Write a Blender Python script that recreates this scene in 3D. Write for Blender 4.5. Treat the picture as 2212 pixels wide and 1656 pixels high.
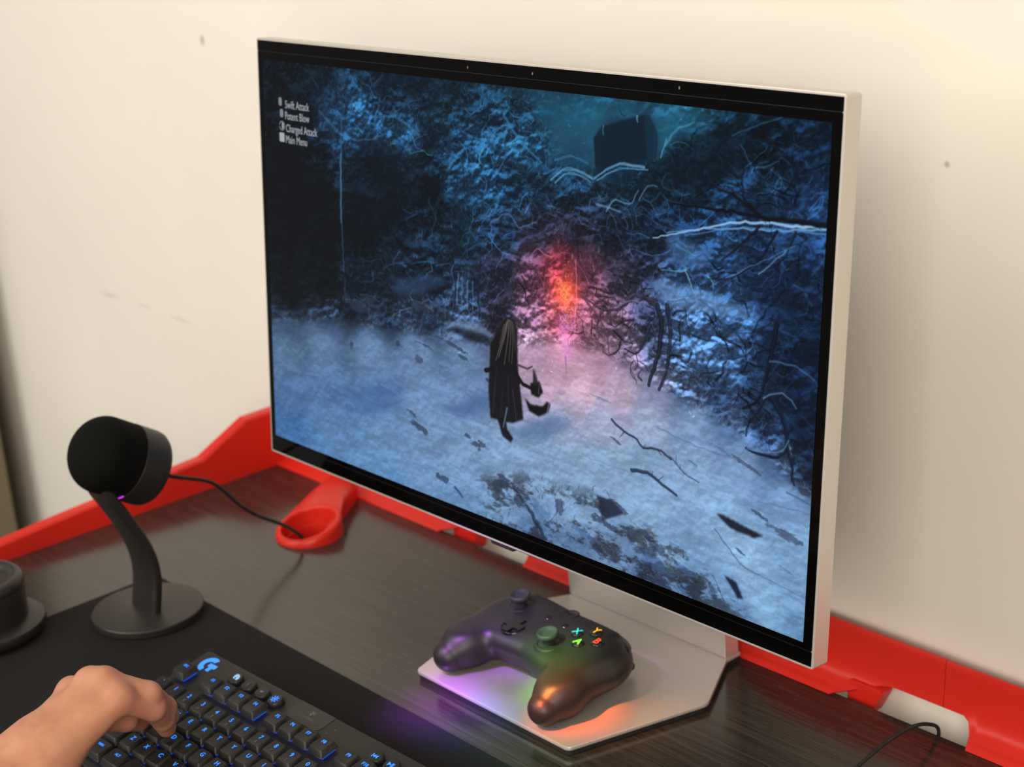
import bpy, bmesh, math, random
import numpy as np
from mathutils import Vector, Matrix

for o in list(bpy.data.objects): bpy.data.objects.remove(o)
SC = bpy.context.scene; COL = SC.collection
# ------------------------------------------------------------------ camera
cam = bpy.data.objects.new('camera', bpy.data.cameras.new('camera')); COL.objects.link(cam); SC.camera = cam
RT = Vector((0.675396, 0.735131, -0.058505)); UP = Vector((-0.203336, 0.261895, 0.943433)); FW = Vector((-0.708868, 0.625295, -0.326362))
cam.matrix_world = Matrix(((RT.x, UP.x, -FW.x, 0.752231), (RT.y, UP.y, -FW.y, -0.885748), (RT.z, UP.z, -FW.z, 0.680754), (0, 0, 0, 1)))
cam.data.sensor_width = 36; cam.data.lens = 3546.41 / 2212 * 36
cam.data.clip_start = .01
cam.data.dof.use_dof = True; cam.data.dof.focus_distance = 1.13; cam.data.dof.aperture_fstop = 8.2
# ------------------------------------------------------------------ world, lamps, exposure
EXPOSURE = 0.0
SC.view_settings.view_transform = 'Standard'; SC.view_settings.look = 'None'; SC.view_settings.gamma = 1; SC.view_settings.use_curve_mapping = False
SC.view_settings.exposure = EXPOSURE
SC.cycles.max_bounces = 6; SC.cycles.diffuse_bounces = 3; SC.cycles.glossy_bounces = 3; SC.cycles.caustics_reflective = False; SC.cycles.caustics_refractive = False
W = bpy.data.worlds.new('room_ambience'); SC.world = W; W.use_nodes = True
W.node_tree.nodes['Background'].inputs[0].default_value = (1.0, .94, .85, 1); W.node_tree.nodes['Background'].inputs[1].default_value = .47
def area(name, loc, target, size, power, col, sy=None):
    l = bpy.data.lights.new(name, 'AREA'); l.energy = power; l.color = col; l.size = size
    if sy: l.shape = 'RECTANGLE'; l.size_y = sy
    o = bpy.data.objects.new(name, l); COL.objects.link(o); o.location = loc
    o.rotation_euler = (Vector(target) - Vector(loc)).to_track_quat('-Z', 'Y').to_euler(); return o
area('ceiling_and_fill_lamp', (-.9, -1.9, 1.5), (-.5, .1, .2), 1.7, 35, (1, .965, .91))
area('ceiling_and_fill_lamp', (1.5, -2.1, 1.0), (.1, .1, .1), 1.4, 46, (1, .86, .71))  # warm fill added at eye level on the right, not a ceiling fixture
def spot(loc, target, power, col, deg, blend=1.0, rad=.030):
    l = bpy.data.lights.new('colour_beam', 'SPOT'); l.energy = power; l.color = col; l.spot_size = math.radians(deg); l.spot_blend = blend; l.shadow_soft_size = rad
    o = bpy.data.objects.new('colour_beam', l); COL.objects.link(o); o.location = loc
    o.rotation_euler = (Vector(target) - Vector(loc)).to_track_quat('-Z', 'Y').to_euler(); return o
# added coloured spots out of frame, each aimed to tint the stand
for lx, tgt, pw, col, deg in (
    (-.005, (-.222, -.137, .006), 34, (1.0, .35, 1.0), 4.5), (.000, (-.182, -.168, .0), 430, (.45, .06, 1.0), 4.2), (.010, (-.143, -.168, .0), 280, (.14, .20, 1.0), 3.6),
    (.020, (-.100, -.169, .0), 80, (.05, .55, .75), 3.6), (.030, (-.060, -.166, .0), 50, (.15, .9, .2), 3.6), (-.010, (-.187, -.112, .045), 130, (.50, .08, 1.0), 3.6), (.005, (-.150, -.143, .006), 24, (.40, .55, 1.0), 4.0),
    (.015, (-.156, -.095, .048), 80, (.35, .25, 1.0), 3.4), (.030, (-.112, -.105, .046), 330, (.25, 1.0, .08), 3.4), (.040, (-.096, -.115, .043), 150, (1.0, .75, .04), 2.3),
    (.050, (-.080, -.127, .036), 620, (1.0, .08, .02), 2.6), (.060, (-.030, -.090, .008), 34, (1.0, .40, .10), 7), (.035, (-.126, -.094, .048), 70, (1.0, .45, .05), 2.0), (-.010, (-.192, -.072, .046), 70, (.40, .20, 1.0), 2.4),
    (.000, (-.150, .030, .020), 34, (.66, .42, 1.0), 13)):
    spot((-.16 + lx, -.62, .70), tgt, pw, col, deg)

# ------------------------------------------------------------------ materials
def mat(name, col, rough=.5, metal=0, spec=.5, emit=None, es=0, coat=0, bump=None, sss=0):
    m = bpy.data.materials.new(name); m.use_nodes = True; b = m.node_tree.nodes['Principled BSDF']
    b.inputs['Base Color'].default_value = (*col, 1); b.inputs['Roughness'].default_value = rough; b.inputs['Metallic'].default_value = metal
    b.inputs['Specular IOR Level'].default_value = spec; b.inputs['Coat Weight'].default_value = coat
    m.cycles.emission_sampling = 'NONE'
    if emit: b.inputs['Emission Color'].default_value = (*emit, 1); b.inputs['Emission Strength'].default_value = es
    if sss: b.inputs['Subsurface Weight'].default_value = sss; b.inputs['Subsurface Radius'].default_value = (.006, .002, .001); b.inputs['Subsurface Scale'].default_value = 1
    nt = m.node_tree
    if bump:
        sc, st, vec = bump
        tc = nt.nodes.new('ShaderNodeTexCoord'); mp = nt.nodes.new('ShaderNodeMapping'); mp.inputs['Scale'].default_value = vec
        n = nt.nodes.new('ShaderNodeTexNoise'); n.inputs['Scale'].default_value = sc; n.inputs['Detail'].default_value = 4
        bp = nt.nodes.new('ShaderNodeBump'); bp.inputs['Strength'].default_value = st; bp.inputs['Distance'].default_value = .001
        nt.links.new(tc.outputs['Object'], mp.inputs['Vector']); nt.links.new(mp.outputs[0], n.inputs['Vector']); nt.links.new(n.outputs[0], bp.inputs['Height']); nt.links.new(bp.outputs[0], b.inputs['Normal'])
    return m
def ramp_col(m, scale, vec, c0, c1, p0=.3, p1=.7, detail=5, rough=None, bump=0):
    nt = m.node_tree; b = nt.nodes['Principled BSDF']
    tc = nt.nodes.new('ShaderNodeTexCoord'); mp = nt.nodes.new('ShaderNodeMapping'); mp.inputs['Scale'].default_value = vec
    n = nt.nodes.new('ShaderNodeTexNoise'); n.inputs['Scale'].default_value = scale; n.inputs['Detail'].default_value = detail; n.inputs['Roughness'].default_value = .65
    r = nt.nodes.new('ShaderNodeValToRGB'); r.color_ramp.elements[0].position = p0; r.color_ramp.elements[1].position = p1
    r.color_ramp.elements[0].color = (*c0, 1); r.color_ramp.elements[1].color = (*c1, 1)
    nt.links.new(tc.outputs['Object'], mp.inputs['Vector']); nt.links.new(mp.outputs[0], n.inputs['Vector']); nt.links.new(n.outputs[0], r.inputs[0]); nt.links.new(r.outputs[0], b.inputs['Base Color'])
    if rough:
        q = nt.nodes.new('ShaderNodeMapRange'); q.inputs[3].default_value = rough[0]; q.inputs[4].default_value = rough[1]
        nt.links.new(n.outputs[0], q.inputs[0]); nt.links.new(q.outputs[0], b.inputs['Roughness'])
    if bump:
        bp = nt.nodes.new('ShaderNodeBump'); bp.inputs['Strength'].default_value = bump; bp.inputs['Distance'].default_value = .001
        nt.links.new(n.outputs[0], bp.inputs['Height']); nt.links.new(bp.outputs[0], b.inputs['Normal'])
    return m
M = {}
M['desk'] = ramp_col(mat('dark_wood_laminate', (.03, .025, .02), .24, spec=.64), 26, (.5, 17, 1), (.015, .0122, .0095), (.044, .0365, .029), .36, .66, 6, (.12, .24), .030)
M['red'] = mat('red_plastic', (.66, .022, .013), .36, spec=.36, bump=(300, .05, (1, 1, 1)))
M['silver'] = mat('silver_paint', (.58, .54, .49), .34, .5, bump=(900, .03, (1, 1, 1)))
M['plate'] = mat('satin_silver', (.60, .555, .52), .36, .55, bump=(1500, .03, (1, 1, 1)))
M['glass'] = mat('black_glass', (.0015, .0014, .0014), .06, spec=.07)
M['black'] = mat('black_plastic', (.012, .011, .010), .42, bump=(700, .06, (1, 1, 1)))
M['rubber'] = mat('black_rubber', (.006, .006, .006), .7)
M['pad'] = ramp_col(mat('desk_mat_fabric', (.02, .017, .015), .85, spec=.25), 900, (1, 1, 1), (.0075, .006, .0055), (.012, .0095, .0085), .3, .7, 2, None, .3)
M['keycap'] = mat('keycap_plastic', (.011, .010, .009), .40, spec=.45, bump=(1500, .05, (1, 1, 1)))
M['kbody'] = mat('brushed_dark_aluminium', (.040, .036, .031), .42, .55, bump=(300, .08, (.05, 3, 1)))
M['kplate'] = mat('inset_dark_plastic', (.022, .019, .017), .38)
BLUE = (.02, .22, 1.0)
M['legend'] = mat('lit_legend', (.02, .1, .4), .5, emit=(.03, .27, 1.0), es=1.15)
M['legend_bright'] = mat('lit_logo', (.02, .1, .4), .5, emit=(.04, .30, 1.0), es=1.0)
M['legend_white'] = mat('lit_icon', (.2, .4, .6), .5, emit=(.30, .55, .90), es=.9)
M['switch'] = mat('lit_switch', (.02, .06, .3), .4, emit=(.01, .12, 1.0), es=.45)
M['grey_print'] = mat('grey_print', (.12, .11, .10), .6)
M['ctl'] = mat('controller_plastic', (.0125, .012, .0125), .42, spec=.45, bump=(1800, .05, (1, 1, 1)))
M['gloss'] = mat('gloss_black', (.006, .006, .006), .12)
M['gold'] = mat('gold_contact', (.75, .45, .12), .25, 1)
M['stickcap'] = mat('stick_rubber', (.022, .024, .028), .6)
M['mic'] = mat('mic_matte_black', (.013, .012, .010), .50, bump=(1200, .08, (1, 1, 1)))
M['micgrill'] = mat('mic_mesh', (.0042, .0040, .0033), .8, spec=.08, bump=(1500, .5, (1, 1, 1)))
M['micbase'] = mat('mic_base_satin', (.030, .027, .024), .40, .2)
M['leather'] = mat('ear_cushion_leather', (.018, .015, .013), .42, bump=(500, .25, (1, 1, 1)))
M['magenta'] = mat('magenta_led', (.2, .0, .2), .4, emit=(.75, .05, .85), es=1.0)
M['skin'] = ramp_col(mat('skin', (.72, .36, .21), .5, spec=.35, sss=.12), 30, (1, 1, 1), (.44, .185, .112), (.53, .255, .155), .35, .65, 4, None, .12)
M['nail'] = mat('nail', (.78, .45, .34), .32)
M['floor'] = mat('floor_grey', (.25, .22, .19), .6)
M['desk_metal'] = mat('black_metal', (.02, .02, .02), .5, .5)

def link(o, parent=None):
    COL.objects.link(o)
    if parent: o.parent = parent
    return o
def meshobj(name, verts, faces, m, parent=None, smooth=False, auto=None):
    me = bpy.data.meshes.new(name); me.from_pydata([tuple(v) for v in verts], [], faces); me.update()
    if m: me.materials.append(m)
    if smooth: me.shade_smooth()
    if auto is not None: me.shade_smooth(); me.set_sharp_from_angle(angle=math.radians(auto))
    return link(bpy.data.objects.new(name, me), parent)
def bmobj(name, bm, m, parent=None, auto=35):
    bmesh.ops.recalc_face_normals(bm, faces=bm.faces)
    me = bpy.data.meshes.new(name); bm.to_mesh(me); bm.free()
    if m: me.materials.append(m)
    me.shade_smooth(); me.set_sharp_from_angle(angle=math.radians(auto))
    o = link(bpy.data.objects.new(name, me), parent); wn = o.modifiers.new('even_normals', 'WEIGHTED_NORMAL'); wn.weight = 100; wn.keep_sharp = True
    return o
def empty(name, label, cat, loc=(0, 0, 0), group=None, mw=None):
    o = bpy.data.objects.new(name, None); o.empty_display_size = .02; COL.objects.link(o); o.location = loc
    if mw is not None: o.matrix_world = mw
    return tag(o, label, cat, group)
def tag(o, label, cat, group=None):
    o['label'] = label; o['category'] = cat
    if group: o['group'] = group
    return o
def bm_box(lo, hi, bev=0, seg=2, fn=None):
    bm = bmesh.new()
    vs = [bm.verts.new((x, y, z)) for x in (lo[0], hi[0]) for y in (lo[1], hi[1]) for z in (lo[2], hi[2])]
    for f in ((0, 1, 3, 2), (4, 6, 7, 5), (0, 4, 5, 1), (2, 3, 7, 6), (0, 2, 6, 4), (1, 5, 7, 3)): bm.faces.new([vs[i] for i in f])
    bmesh.ops.recalc_face_normals(bm, faces=bm.faces)
    if bev: bmesh.ops.bevel(bm, geom=bm.edges[:], offset=bev, segments=seg, profile=.5, affect='EDGES')
    if fn:
        for v in bm.verts: v.co = fn(v.co)
    return bm
def rounded(pts, radii, seg=6):
    out = []; n = len(pts)
    for i in range(n):
        p = Vector(pts[i]); a = Vector(pts[i - 1]); b = Vector(pts[(i + 1) % n]); r = radii[i] if isinstance(radii, (list, tuple)) else radii
        if r <= 0: out.append((p.x, p.y)); continue
        u = (a - p).normalized(); v = (b - p).normalized(); ang = u.angle(v); t = min(r / math.tan(ang / 2), (a - p).length * .49, (b - p).length * .49); r = t * math.tan(ang / 2)
        c = p + (u + v).normalized() * (r / math.sin(ang / 2)); s = p + u * t - c; e = p + v * t - c
        a0 = math.atan2(s.y, s.x); a1 = math.atan2(e.y, e.x); d = (a1 - a0 + math.pi) % (2 * math.pi) - math.pi
        for k in range(seg + 1): w = a0 + d * k / seg; out.append((c.x + r * math.cos(w), c.y + r * math.sin(w)))
    return out
def bm_prism(pts, z0, z1, bev=0, seg=2, fn=None):
    bm = bmesh.new(); b = [bm.verts.new((x, y, z0)) for x, y in pts]; t = [bm.verts.new((x, y, z1)) for x, y in pts]; n = len(pts)
    bf = bm.faces.new(b[::-1]); tf = bm.faces.new(t)
    for i in range(n): bm.faces.new((b[i], b[(i + 1) % n], t[(i + 1) % n], t[i]))
    bmesh.ops.recalc_face_normals(bm, faces=bm.faces)
    if bev: bmesh.ops.bevel(bm, geom=list(bf.edges) + list(tf.edges), offset=bev, segments=seg, profile=.5, affect='EDGES')
    if fn:
        for v in bm.verts: v.co = fn(v.co)
    return bm
def catmull(P, n=10):
    P = [Vector(p) for p in P]; P = [P[0] * 2 - P[1]] + P + [P[-1] * 2 - P[-2]]; out = []
    for i in range(1, len(P) - 2):
        for k in range(n):
            t = k / n; a, b, c, d = P[i - 1:i + 3]
            out.append(.5 * ((2 * b) + (c - a) * t + (2 * a - 5 * b + 4 * c - d) * t * t + (3 * b - a - 3 * c + d) * t ** 3))
    return out + [P[-2]]
def sweep(path, section, side=None):
    """section: list of (a, b) offsets; a along side vector, b along the other normal."""
    V, F = [], []; n = len(section)
    for i, p in enumerate(path):
        t = (path[min(i + 1, len(path) - 1)] - path[max(i - 1, 0)]).normalized()
        s = Vector(side) if side else (t.cross(Vector((.13, .21, 1))) if abs(t.z) < .98 else t.cross(Vector((1, 0, 0))))
        s = (s - t * s.dot(t)).normalized(); u = t.cross(s)
        for a, b in section: V.append(p + s * a + u * b)
    for i in range(len(path) - 1):
        for k in range(n): F.append((i * n + k, i * n + (k + 1) % n, (i + 1) * n + (k + 1) % n, (i + 1) * n + k))
    F.append(tuple(range(n))[::-1]); F.append(tuple((len(path) - 1) * n + k for k in range(n)))
    return V, F
def circ(r, n=12): return [(r * math.cos(2 * math.pi * k / n), r * math.sin(2 * math.pi * k / n)) for k in range(n)]
def lathe(profile, seg=48, mw=None):
    V, F = [], []
    for r, z in profile:
        for k in range(seg):
            a = 2 * math.pi * k / seg; v = Vector((r * math.cos(a), r * math.sin(a), z)); V.append(mw @ v if mw else v)
    for i in range(len(profile) - 1):
        for k in range(seg): F.append((i * seg + k, i * seg + (k + 1) % seg, (i + 1) * seg + (k + 1) % seg, (i + 1) * seg + k))
    if profile[0][0] > 1e-6: F.append(tuple(range(seg))[::-1])
    if profile[-1][0] > 1e-6: F.append(tuple((len(profile) - 1) * seg + k for k in range(seg)))
    return V, F
def surface_nets(f, lo, hi, h):
    """mesh of the zero level of f(X, Y, Z) (negative inside) on a regular grid"""
    n = [int(math.ceil((b - a) / h)) + 1 for a, b in zip(lo, hi)]
    ax = [lo[i] + h * np.arange(n[i]) for i in range(3)]
    X, Y, Z = np.meshgrid(*ax, indexing='ij'); D = f(X, Y, Z).astype(np.float32); S = D < 0
    cn = [k - 1 for k in n]; cnt = np.zeros(cn, np.float32); acc = np.zeros((3, *cn), np.float32)
    corner = [(i, j, k) for i in (0, 1) for j in (0, 1) for k in (0, 1)]
    def sub(A, c): return A[c[0]:c[0] + cn[0], c[1]:c[1] + cn[1], c[2]:c[2] + cn[2]]
    for a in corner:
        for d in range(3):
            if a[d]: continue
            b = list(a); b[d] = 1; da, db = sub(D, a), sub(D, b); cr = sub(S, a) != sub(S, b)
            t = np.where(cr, da / np.where(cr, da - db, 1), 0); cnt += cr
            for e in range(3): acc[e] += cr * (a[e] + (t if e == d else 0))
    act = cnt > 0; idx = -np.ones(cn, int); idx[act] = np.arange(act.sum())
    I = np.argwhere(act); V = np.stack([lo[e] + h * (I[:, e] + acc[e][act] / cnt[act]) for e in range(3)], 1)
    F = []
    for d in range(3):
        u, v = (d + 1) % 3, (d + 2) % 3
        s0 = [slice(1, -1)] * 3; s1 = [slice(1, -1)] * 3; s0[d] = slice(0, n[d] - 1); s1[d] = slice(1, n[d])
        A, B = S[tuple(s0)], S[tuple(s1)]
        for flip in (False, True):
            E = np.argwhere((A & ~B) if not flip else (~A & B))
            if not len(E): continue
            p = E.copy(); p[:, u] += 1; p[:, v] += 1
            q = []
            for du, dv in ((-1, -1), (0, -1), (0, 0), (-1, 0)):
                r = p.copy(); r[:, u] += du; r[:, v] += dv; q.append(idx[r[:, 0], r[:, 1], r[:, 2]])
            if flip: q = q[::-1]
            F.append(np.stack(q, 1))
    F = np.concatenate(F)
    return V.tolist(), [tuple(x) for x in F[(F >= 0).all(1)].tolist()]
def smin(a, b, k):
    h = np.clip(.5 + .5 * (b - a) / k, 0, 1); return b * (1 - h) + a * h - k * h * (1 - h)
def cone(X, Y, Z, a, b, ra, rb):
    a = np.array(a); d = np.array(b) - a; t = np.clip(((X - a[0]) * d[0] + (Y - a[1]) * d[1] + (Z - a[2]) * d[2]) / (d @ d), 0, 1)
    return np.sqrt((X - a[0] - t * d[0]) ** 2 + (Y - a[1] - t * d[1]) ** 2 + (Z - a[2] - t * d[2]) ** 2) - (ra + (rb - ra) * t)
def ell(X, Y, Z, c, r):
    k = np.sqrt(((X - c[0]) / r[0]) ** 2 + ((Y - c[1]) / r[1]) ** 2 + ((Z - c[2]) / r[2]) ** 2); return (k - 1) * min(r)
_txt = {}
def text_mesh(s, size, m, ext=.00012, key=''):
    k = (s, size, m.name)
    if k not in _txt:
        c = bpy.data.curves.new('t', 'FONT'); c.body = s; c.size = size; c.align_x = 'CENTER'; c.align_y = 'CENTER'; c.extrude = ext; c.resolution_u = 3
        o = bpy.data.objects.new('t', c); COL.objects.link(o); dg = bpy.context.evaluated_depsgraph_get(); dg.update()
        me = bpy.data.meshes.new_from_object(o.evaluated_get(dg)); bpy.data.objects.remove(o); bpy.data.curves.remove(c)
        me.name = 'legend'; me.materials.clear(); me.materials.append(m); _txt[k] = me
    return _txt[k]

# ================================================================== the setting
wall_m = ramp_col(mat('cream_wall_paint', (.80, .745, .64), .75, spec=.2), 5, (1, 1, 1), (.79, .745, .665), (.82, .775, .695), .3, .7, 3, None, 0)
nt = wall_m.node_tree; b = nt.nodes['Principled BSDF']; base_link = b.inputs['Base Color'].links[0].from_socket
geo = nt.nodes.new('ShaderNodeNewGeometry'); acc = None
for p, s in (((-.848, .1, .4655), (.006, 1, .0075)), ((.110, .1, .4317), (.003, 1, .003)), ((-1.150, .1, .120), (.035, 1, .0045)), ((-.975, .1, .1185), (.03, 1, .003)), ((-1.06, .1, .1205), (.02, 1, .003))):
    a = nt.nodes.new('ShaderNodeVectorMath'); a.operation = 'SUBTRACT'; a.inputs[1].default_value = p; nt.links.new(geo.outputs['Position'], a.inputs[0])
    d = nt.nodes.new('ShaderNodeVectorMath'); d.operation = 'DIVIDE'; d.inputs[1].default_value = s; nt.links.new(a.outputs[0], d.inputs[0])
    l = nt.nodes.new('ShaderNodeVectorMath'); l.operation = 'LENGTH'; nt.links.new(d.outputs[0], l.inputs[0])
    r = nt.nodes.new('ShaderNodeMapRange'); r.inputs[1].default_value = .3; r.inputs[2].default_value = 1.1; r.inputs[3].default_value = .6 if s[0] < .01 else .22; r.inputs[4].default_value = 0; nt.links.new(l.outputs['Value'], r.inputs[0])
    if acc is None: acc = r.outputs[0]
    else:
        mx = nt.nodes.new('ShaderNodeMath'); mx.operation = 'MAXIMUM'; nt.links.new(acc, mx.inputs[0]); nt.links.new(r.outputs[0], mx.inputs[1]); acc = mx.outputs[0]
mix = nt.nodes.new('ShaderNodeMixRGB'); mix.inputs[2].default_value = (.30, .26, .22, 1); nt.links.new(acc, mix.inputs[0]); nt.links.new(base_link, mix.inputs[1]); nt.links.new(mix.outputs[0], b.inputs['Base Color'])
WALL_Y = .10
w = bmobj('wall_back', bm_box((-2.6, WALL_Y, -.74), (1.8, WALL_Y + .1, 1.9)), wall_m); w['kind'] = 'structure'
f = bmobj('floor', bm_box((-2.6, -2.4, -.80), (1.8, WALL_Y + .1, -.74)), M['floor']); f['kind'] = 'structure'

# added drape standing in for a soft shadow at the wall's left end
V, F = [], []; nx, nz = 120, 14
for j in range(nz):
    z = -.70 + 2.5 * j / (nz - 1)
    for i in range(nx):
        t = i / (nx - 1); x = -2.30 + .83 * t + .012 * math.sin(z * 3 + t * 9); y = .030 + .030 * math.sin(t * 52 + .4 * math.sin(z * 2)) + .010 * math.sin(t * 23 + z); V.append((x, y, z))
for j in range(nz - 1):
    for i in range(nx - 1): F.append((j * nx + i, j * nx + i + 1, (j + 1) * nx + i + 1, (j + 1) * nx + i))
cur = meshobj('shade_drape', V, F, mat('shade_drape_fabric', (.16, .13, .075), .9, spec=.1, bump=(900, .2, (1, 1, 1))), smooth=True)
sol = cur.modifiers.new('thickness', 'SOLIDIFY'); sol.thickness = .003
tag(cur, 'olive brown drape added in place of soft shade at the left end of the cream wall', 'shade_drape')
# ================================================================== desk with red edging
desk = empty('gaming_desk', 'black wood-grain gaming desk with raised red plastic edging along the wall', 'desk', (-.1, -.3, -.74))
def dl(p): return Vector(p) - Vector((-.1, -.3, -.74))
def dobj(name, bm, m, auto=35, parent=None):
    for v in bm.verts: v.co = dl(v.co)
    return bmobj(name, bm, m, parent or desk, auto)
top = dobj('desktop', bm_box((-.742, -.72, -.020), (.62, .0665, 0), .0012, 2), M['desk'])
V, F = lathe([(.030, -.06), (.030, .06)], 48, Matrix.Translation(dl((-.5455, -.0290, 0)))); cutter = meshobj('cutter', V, F, None)
top.modifiers.clear(); bo = top.modifiers.new('hole', 'BOOLEAN'); bo.object = cutter; bo.solver = 'EXACT'
cutter.parent = desk; dg = bpy.context.evaluated_depsgraph_get(); dg.update(); hm = bpy.data.meshes.new_from_object(top.evaluated_get(dg)); top.modifiers.clear(); top.data = hm; bpy.data.objects.remove(cutter)
hm.shade_smooth(); hm.set_sharp_from_angle(angle=math.radians(35)); wn = top.modifiers.new('even_normals', 'WEIGHTED_NORMAL'); wn.weight = 100; wn.keep_sharp = True
for x in (-.68, .55):
    for y in (-.66, .0): dobj('leg', bm_box((x - .03, y - .03, -.74), (x + .03, y + .03, -.020), .004), M['desk_metal'])
# side rail: profile swept along y with a rising end
def rail():
    bm = bmesh.new(); ys = [-.72, -.45, -.275, -.204, -.031, .0285, .062, .094]; zt = [.010, .0135, .0185, .0237, .0350, .0640, .0645, .0645]
    rows = []
    for y, z in zip(ys, zt):
        rows.append([bm.verts.new(p) for p in ((-.7325, y, .0), (-.7345, y, z - .0025), (-.7365, y, z), (-.7475, y, z + .0005), (-.7505, y, z - .003), (-.7505, y, -.025), (-.742, y, -.025), (-.742, y, 0))])
    for a, c in zip(rows, rows[1:]):
        for k in range(8): bm.faces.new((a[k], a[(k + 1) % 8], c[(k + 1) % 8], c[k]))
    bm.faces.new(rows[0][::-1]); bm.faces.new(rows[-1]); return bm
dobj('side_rail', rail(), M['red'], 14)
# back edging: a flange lying on the desk that turns up into a low panel, cut away where cables pass
def edging(x0, x1, cut, htop):
    """cut: (start, end) of the cable gap, arch top height .0155"""
    bm = bmesh.new(); prof_y = [.0603, .0608, .072, .0775, .0797, .0805]; xs = sorted(set([x0, x1] + [x0 + (x1 - x0) * k / 24 for k in range(25)]))
    if cut:
        c0, c1 = cut
        xs = sorted(set([x for x in xs if not (c0 - .002 < x < c1 + .002)] + [c0 + (c1 - c0) * k / 40 for k in range(41)]))
        xs = sorted(set([x for x in xs if x0 - 1e-9 <= x <= x1 + 1e-9] + [x0, x1]))
    def floor_at(x):
        if not cut or x <= c0 or x >= c1: return 0
        e = min((x - c0) / .052, (c1 - x) / .014); e = min(max(e, 0), 1); return math.sin(e * math.pi / 2) ** .9
    rows = []
    for x in xs:
        f_ = floor_at(x); h = htop(x)
        # outer skin from the flange tip up to the panel top; the gap lifts the lower edge along this profile
        full = [(.0603, .0005), (.0604, .0022), (.066, .0034), (.0725, .0058), (.0775, .0105), (.0800, .017), (.0812, .03), (.0824, h - .0015), (.0832, h)]
        L = [0]
        for a, c in zip(full, full[1:]): L.append(L[-1] + math.dist(a, c))
        s0 = f_ * (L[5] - .0008)
        def at(s):
            for k in range(len(L) - 1):
                if s <= L[k + 1] + 1e-12:
                    t = (s - L[k]) / (L[k + 1] - L[k]); return tuple(full[k][j] + t * (full[k + 1][j] - full[k][j]) for j in (0, 1))
            return full[-1]
        P = [at(s0 + (L[-1] - s0) * k / 16) for k in range(17)]
        back = [(y + .0022, z + (.0002 if k == 16 else -.0016)) for k, (y, z) in enumerate(P)]
        rows.append([bm.verts.new((x, y, z)) for y, z in P] + [bm.verts.new((x, y, z)) for y, z in back[::-1]])
    n = 34
    for a, c in zip(rows, rows[1:]):
        for k in range(n): bm.faces.new((a[k], a[(k + 1) % n], c[(k + 1) % n], c[k]))
    bm.faces.new(rows[0][::-1]); bm.faces.new(rows[-1]); return bm
dobj('back_edging', edging(-.733, -.1505, (-.4482, -.3214), lambda x: .0645 - .0435 * min(1, max(0, (x + .665) / .07))), M['red'], 40)
dobj('back_edging', edging(-.150, .1328, (.040, .2), lambda x: .021 + .034 * min(1, max(0, (x + .10) / .07))), M['red'], 40)
dobj('back_edging', edging(.1334, .62, (-.02, .1657), lambda x: .0545), M['red'], 40)
# inner lug seen through the cable gap
dobj('cable_lug', bm_prism(rounded([(.048, -.014), (.070, -.014), (.083, .012), (.048, .012)], .004), .074, .090, .001, 2, lambda c: Vector((c.x, c.z, c.y))), M['red'])
dobj('cable_lug', bm_prism(rounded([(-.44, -.014), (-.408, -.014), (-.404, .008), (-.44, .012)], .003), .074, .090, .001, 2, lambda c: Vector((c.x, c.z, c.y))), M['red'])
# cable grommet: slanted ring with a hood running back to the edging
def grommet():
    cx, cy, cz = -.5455, -.0290, .0125; tilt = math.radians(14); ca, sa = math.cos(tilt), math.sin(tilt)
    ux = Vector((.82, -.57, 0)).normalized(); uy0 = Vector((.57, .82, 0)).normalized(); uy0 = Vector((0.0, 1, 0)); ux = Vector((1, 0, 0))
    def ring(r, dz): return [Vector((cx, cy, cz + dz)) + ux * (r * math.cos(t)) + (uy0 * ca + Vector((0, 0, sa))) * (r * math.sin(t)) for t in [2 * math.pi * k / 64 for k in range(64)]]
    bm = bmesh.new()
    sec = [(.0270, -.055), (.0282, -.020), (.0282, -.018), (.0288, -.0175), (.0286, -.004), (.0284, -.0008), (.0297, .0008), (.0325, .0008), (.0345, -.0008), (.0352, -.004)]
    rows = [[bm.verts.new((v.x, v.y, max(v.z, -.042))) for v in ring(r, dz)] for r, dz in sec]
    rows.append([bm.verts.new((v.co.x, v.co.y, .0)) for v in rows[-1]])
    for a, c in zip(rows, rows[1:]):
        for k in range(64): bm.faces.new((a[k], a[(k + 1) % 64], c[(k + 1) % 64], c[k]))
    bm.faces.new(rows[0]); return bm
g = dobj('cable_grommet', grommet(), M['red'], 50)
def hood():
    bm = bmesh.new()
    # back end on the edging, front end along the rear half of the ring
    cx, cy, cz = -.5455, -.0290, .0125; tilt = math.radians(14)
    front = []
    for k in range(17):
        t = math.radians(-14 + (184 - -14) * k / 16); r = .0335
        front.append(Vector((cx + r * math.cos(t), cy + r * math.sin(t) * math.cos(tilt), cz + .0006 + r * math.sin(t) * math.sin(tilt))))
    A, B = Vector((-.581, .0610, .0155)), Vector((-.6265, .0610, .0155))
    back = [A.lerp(B, k / 16) for k in range(17)]
    mid = [f_.lerp(b_, .55) + Vector((0, 0, .004 if 1 < k < 15 else .0015)) for k, (f_, b_) in enumerate(zip(front, back))]
    rows = [[bm.verts.new(v) for v in r] for r in (front, mid, back)]
    low = [[bm.verts.new((v.co.x, v.co.y, 0.0)) for v in r] for r in rows]
    for a, c in zip(rows, rows[1:]):
        for k in range(16): bm.faces.new((a[k], a[k + 1], c[k + 1], c[k]))
    for e in (0, 16):
        for i in range(2): bm.faces.new((rows[i][e], rows[i + 1][e], low[i + 1][e], low[i][e]))
    for k in range(16): bm.faces.new((rows[2][k], rows[2][k + 1], low[2][k + 1], low[2][k]))
    for k in range(16): bm.faces.new((rows[0][k], rows[0][k + 1], low[0][k + 1], low[0][k]))
    return bm
hd = hood()
for v in hd.verts: v.co = dl(v.co)
bmobj('hood', hd, M['red'], g, 40)

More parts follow.
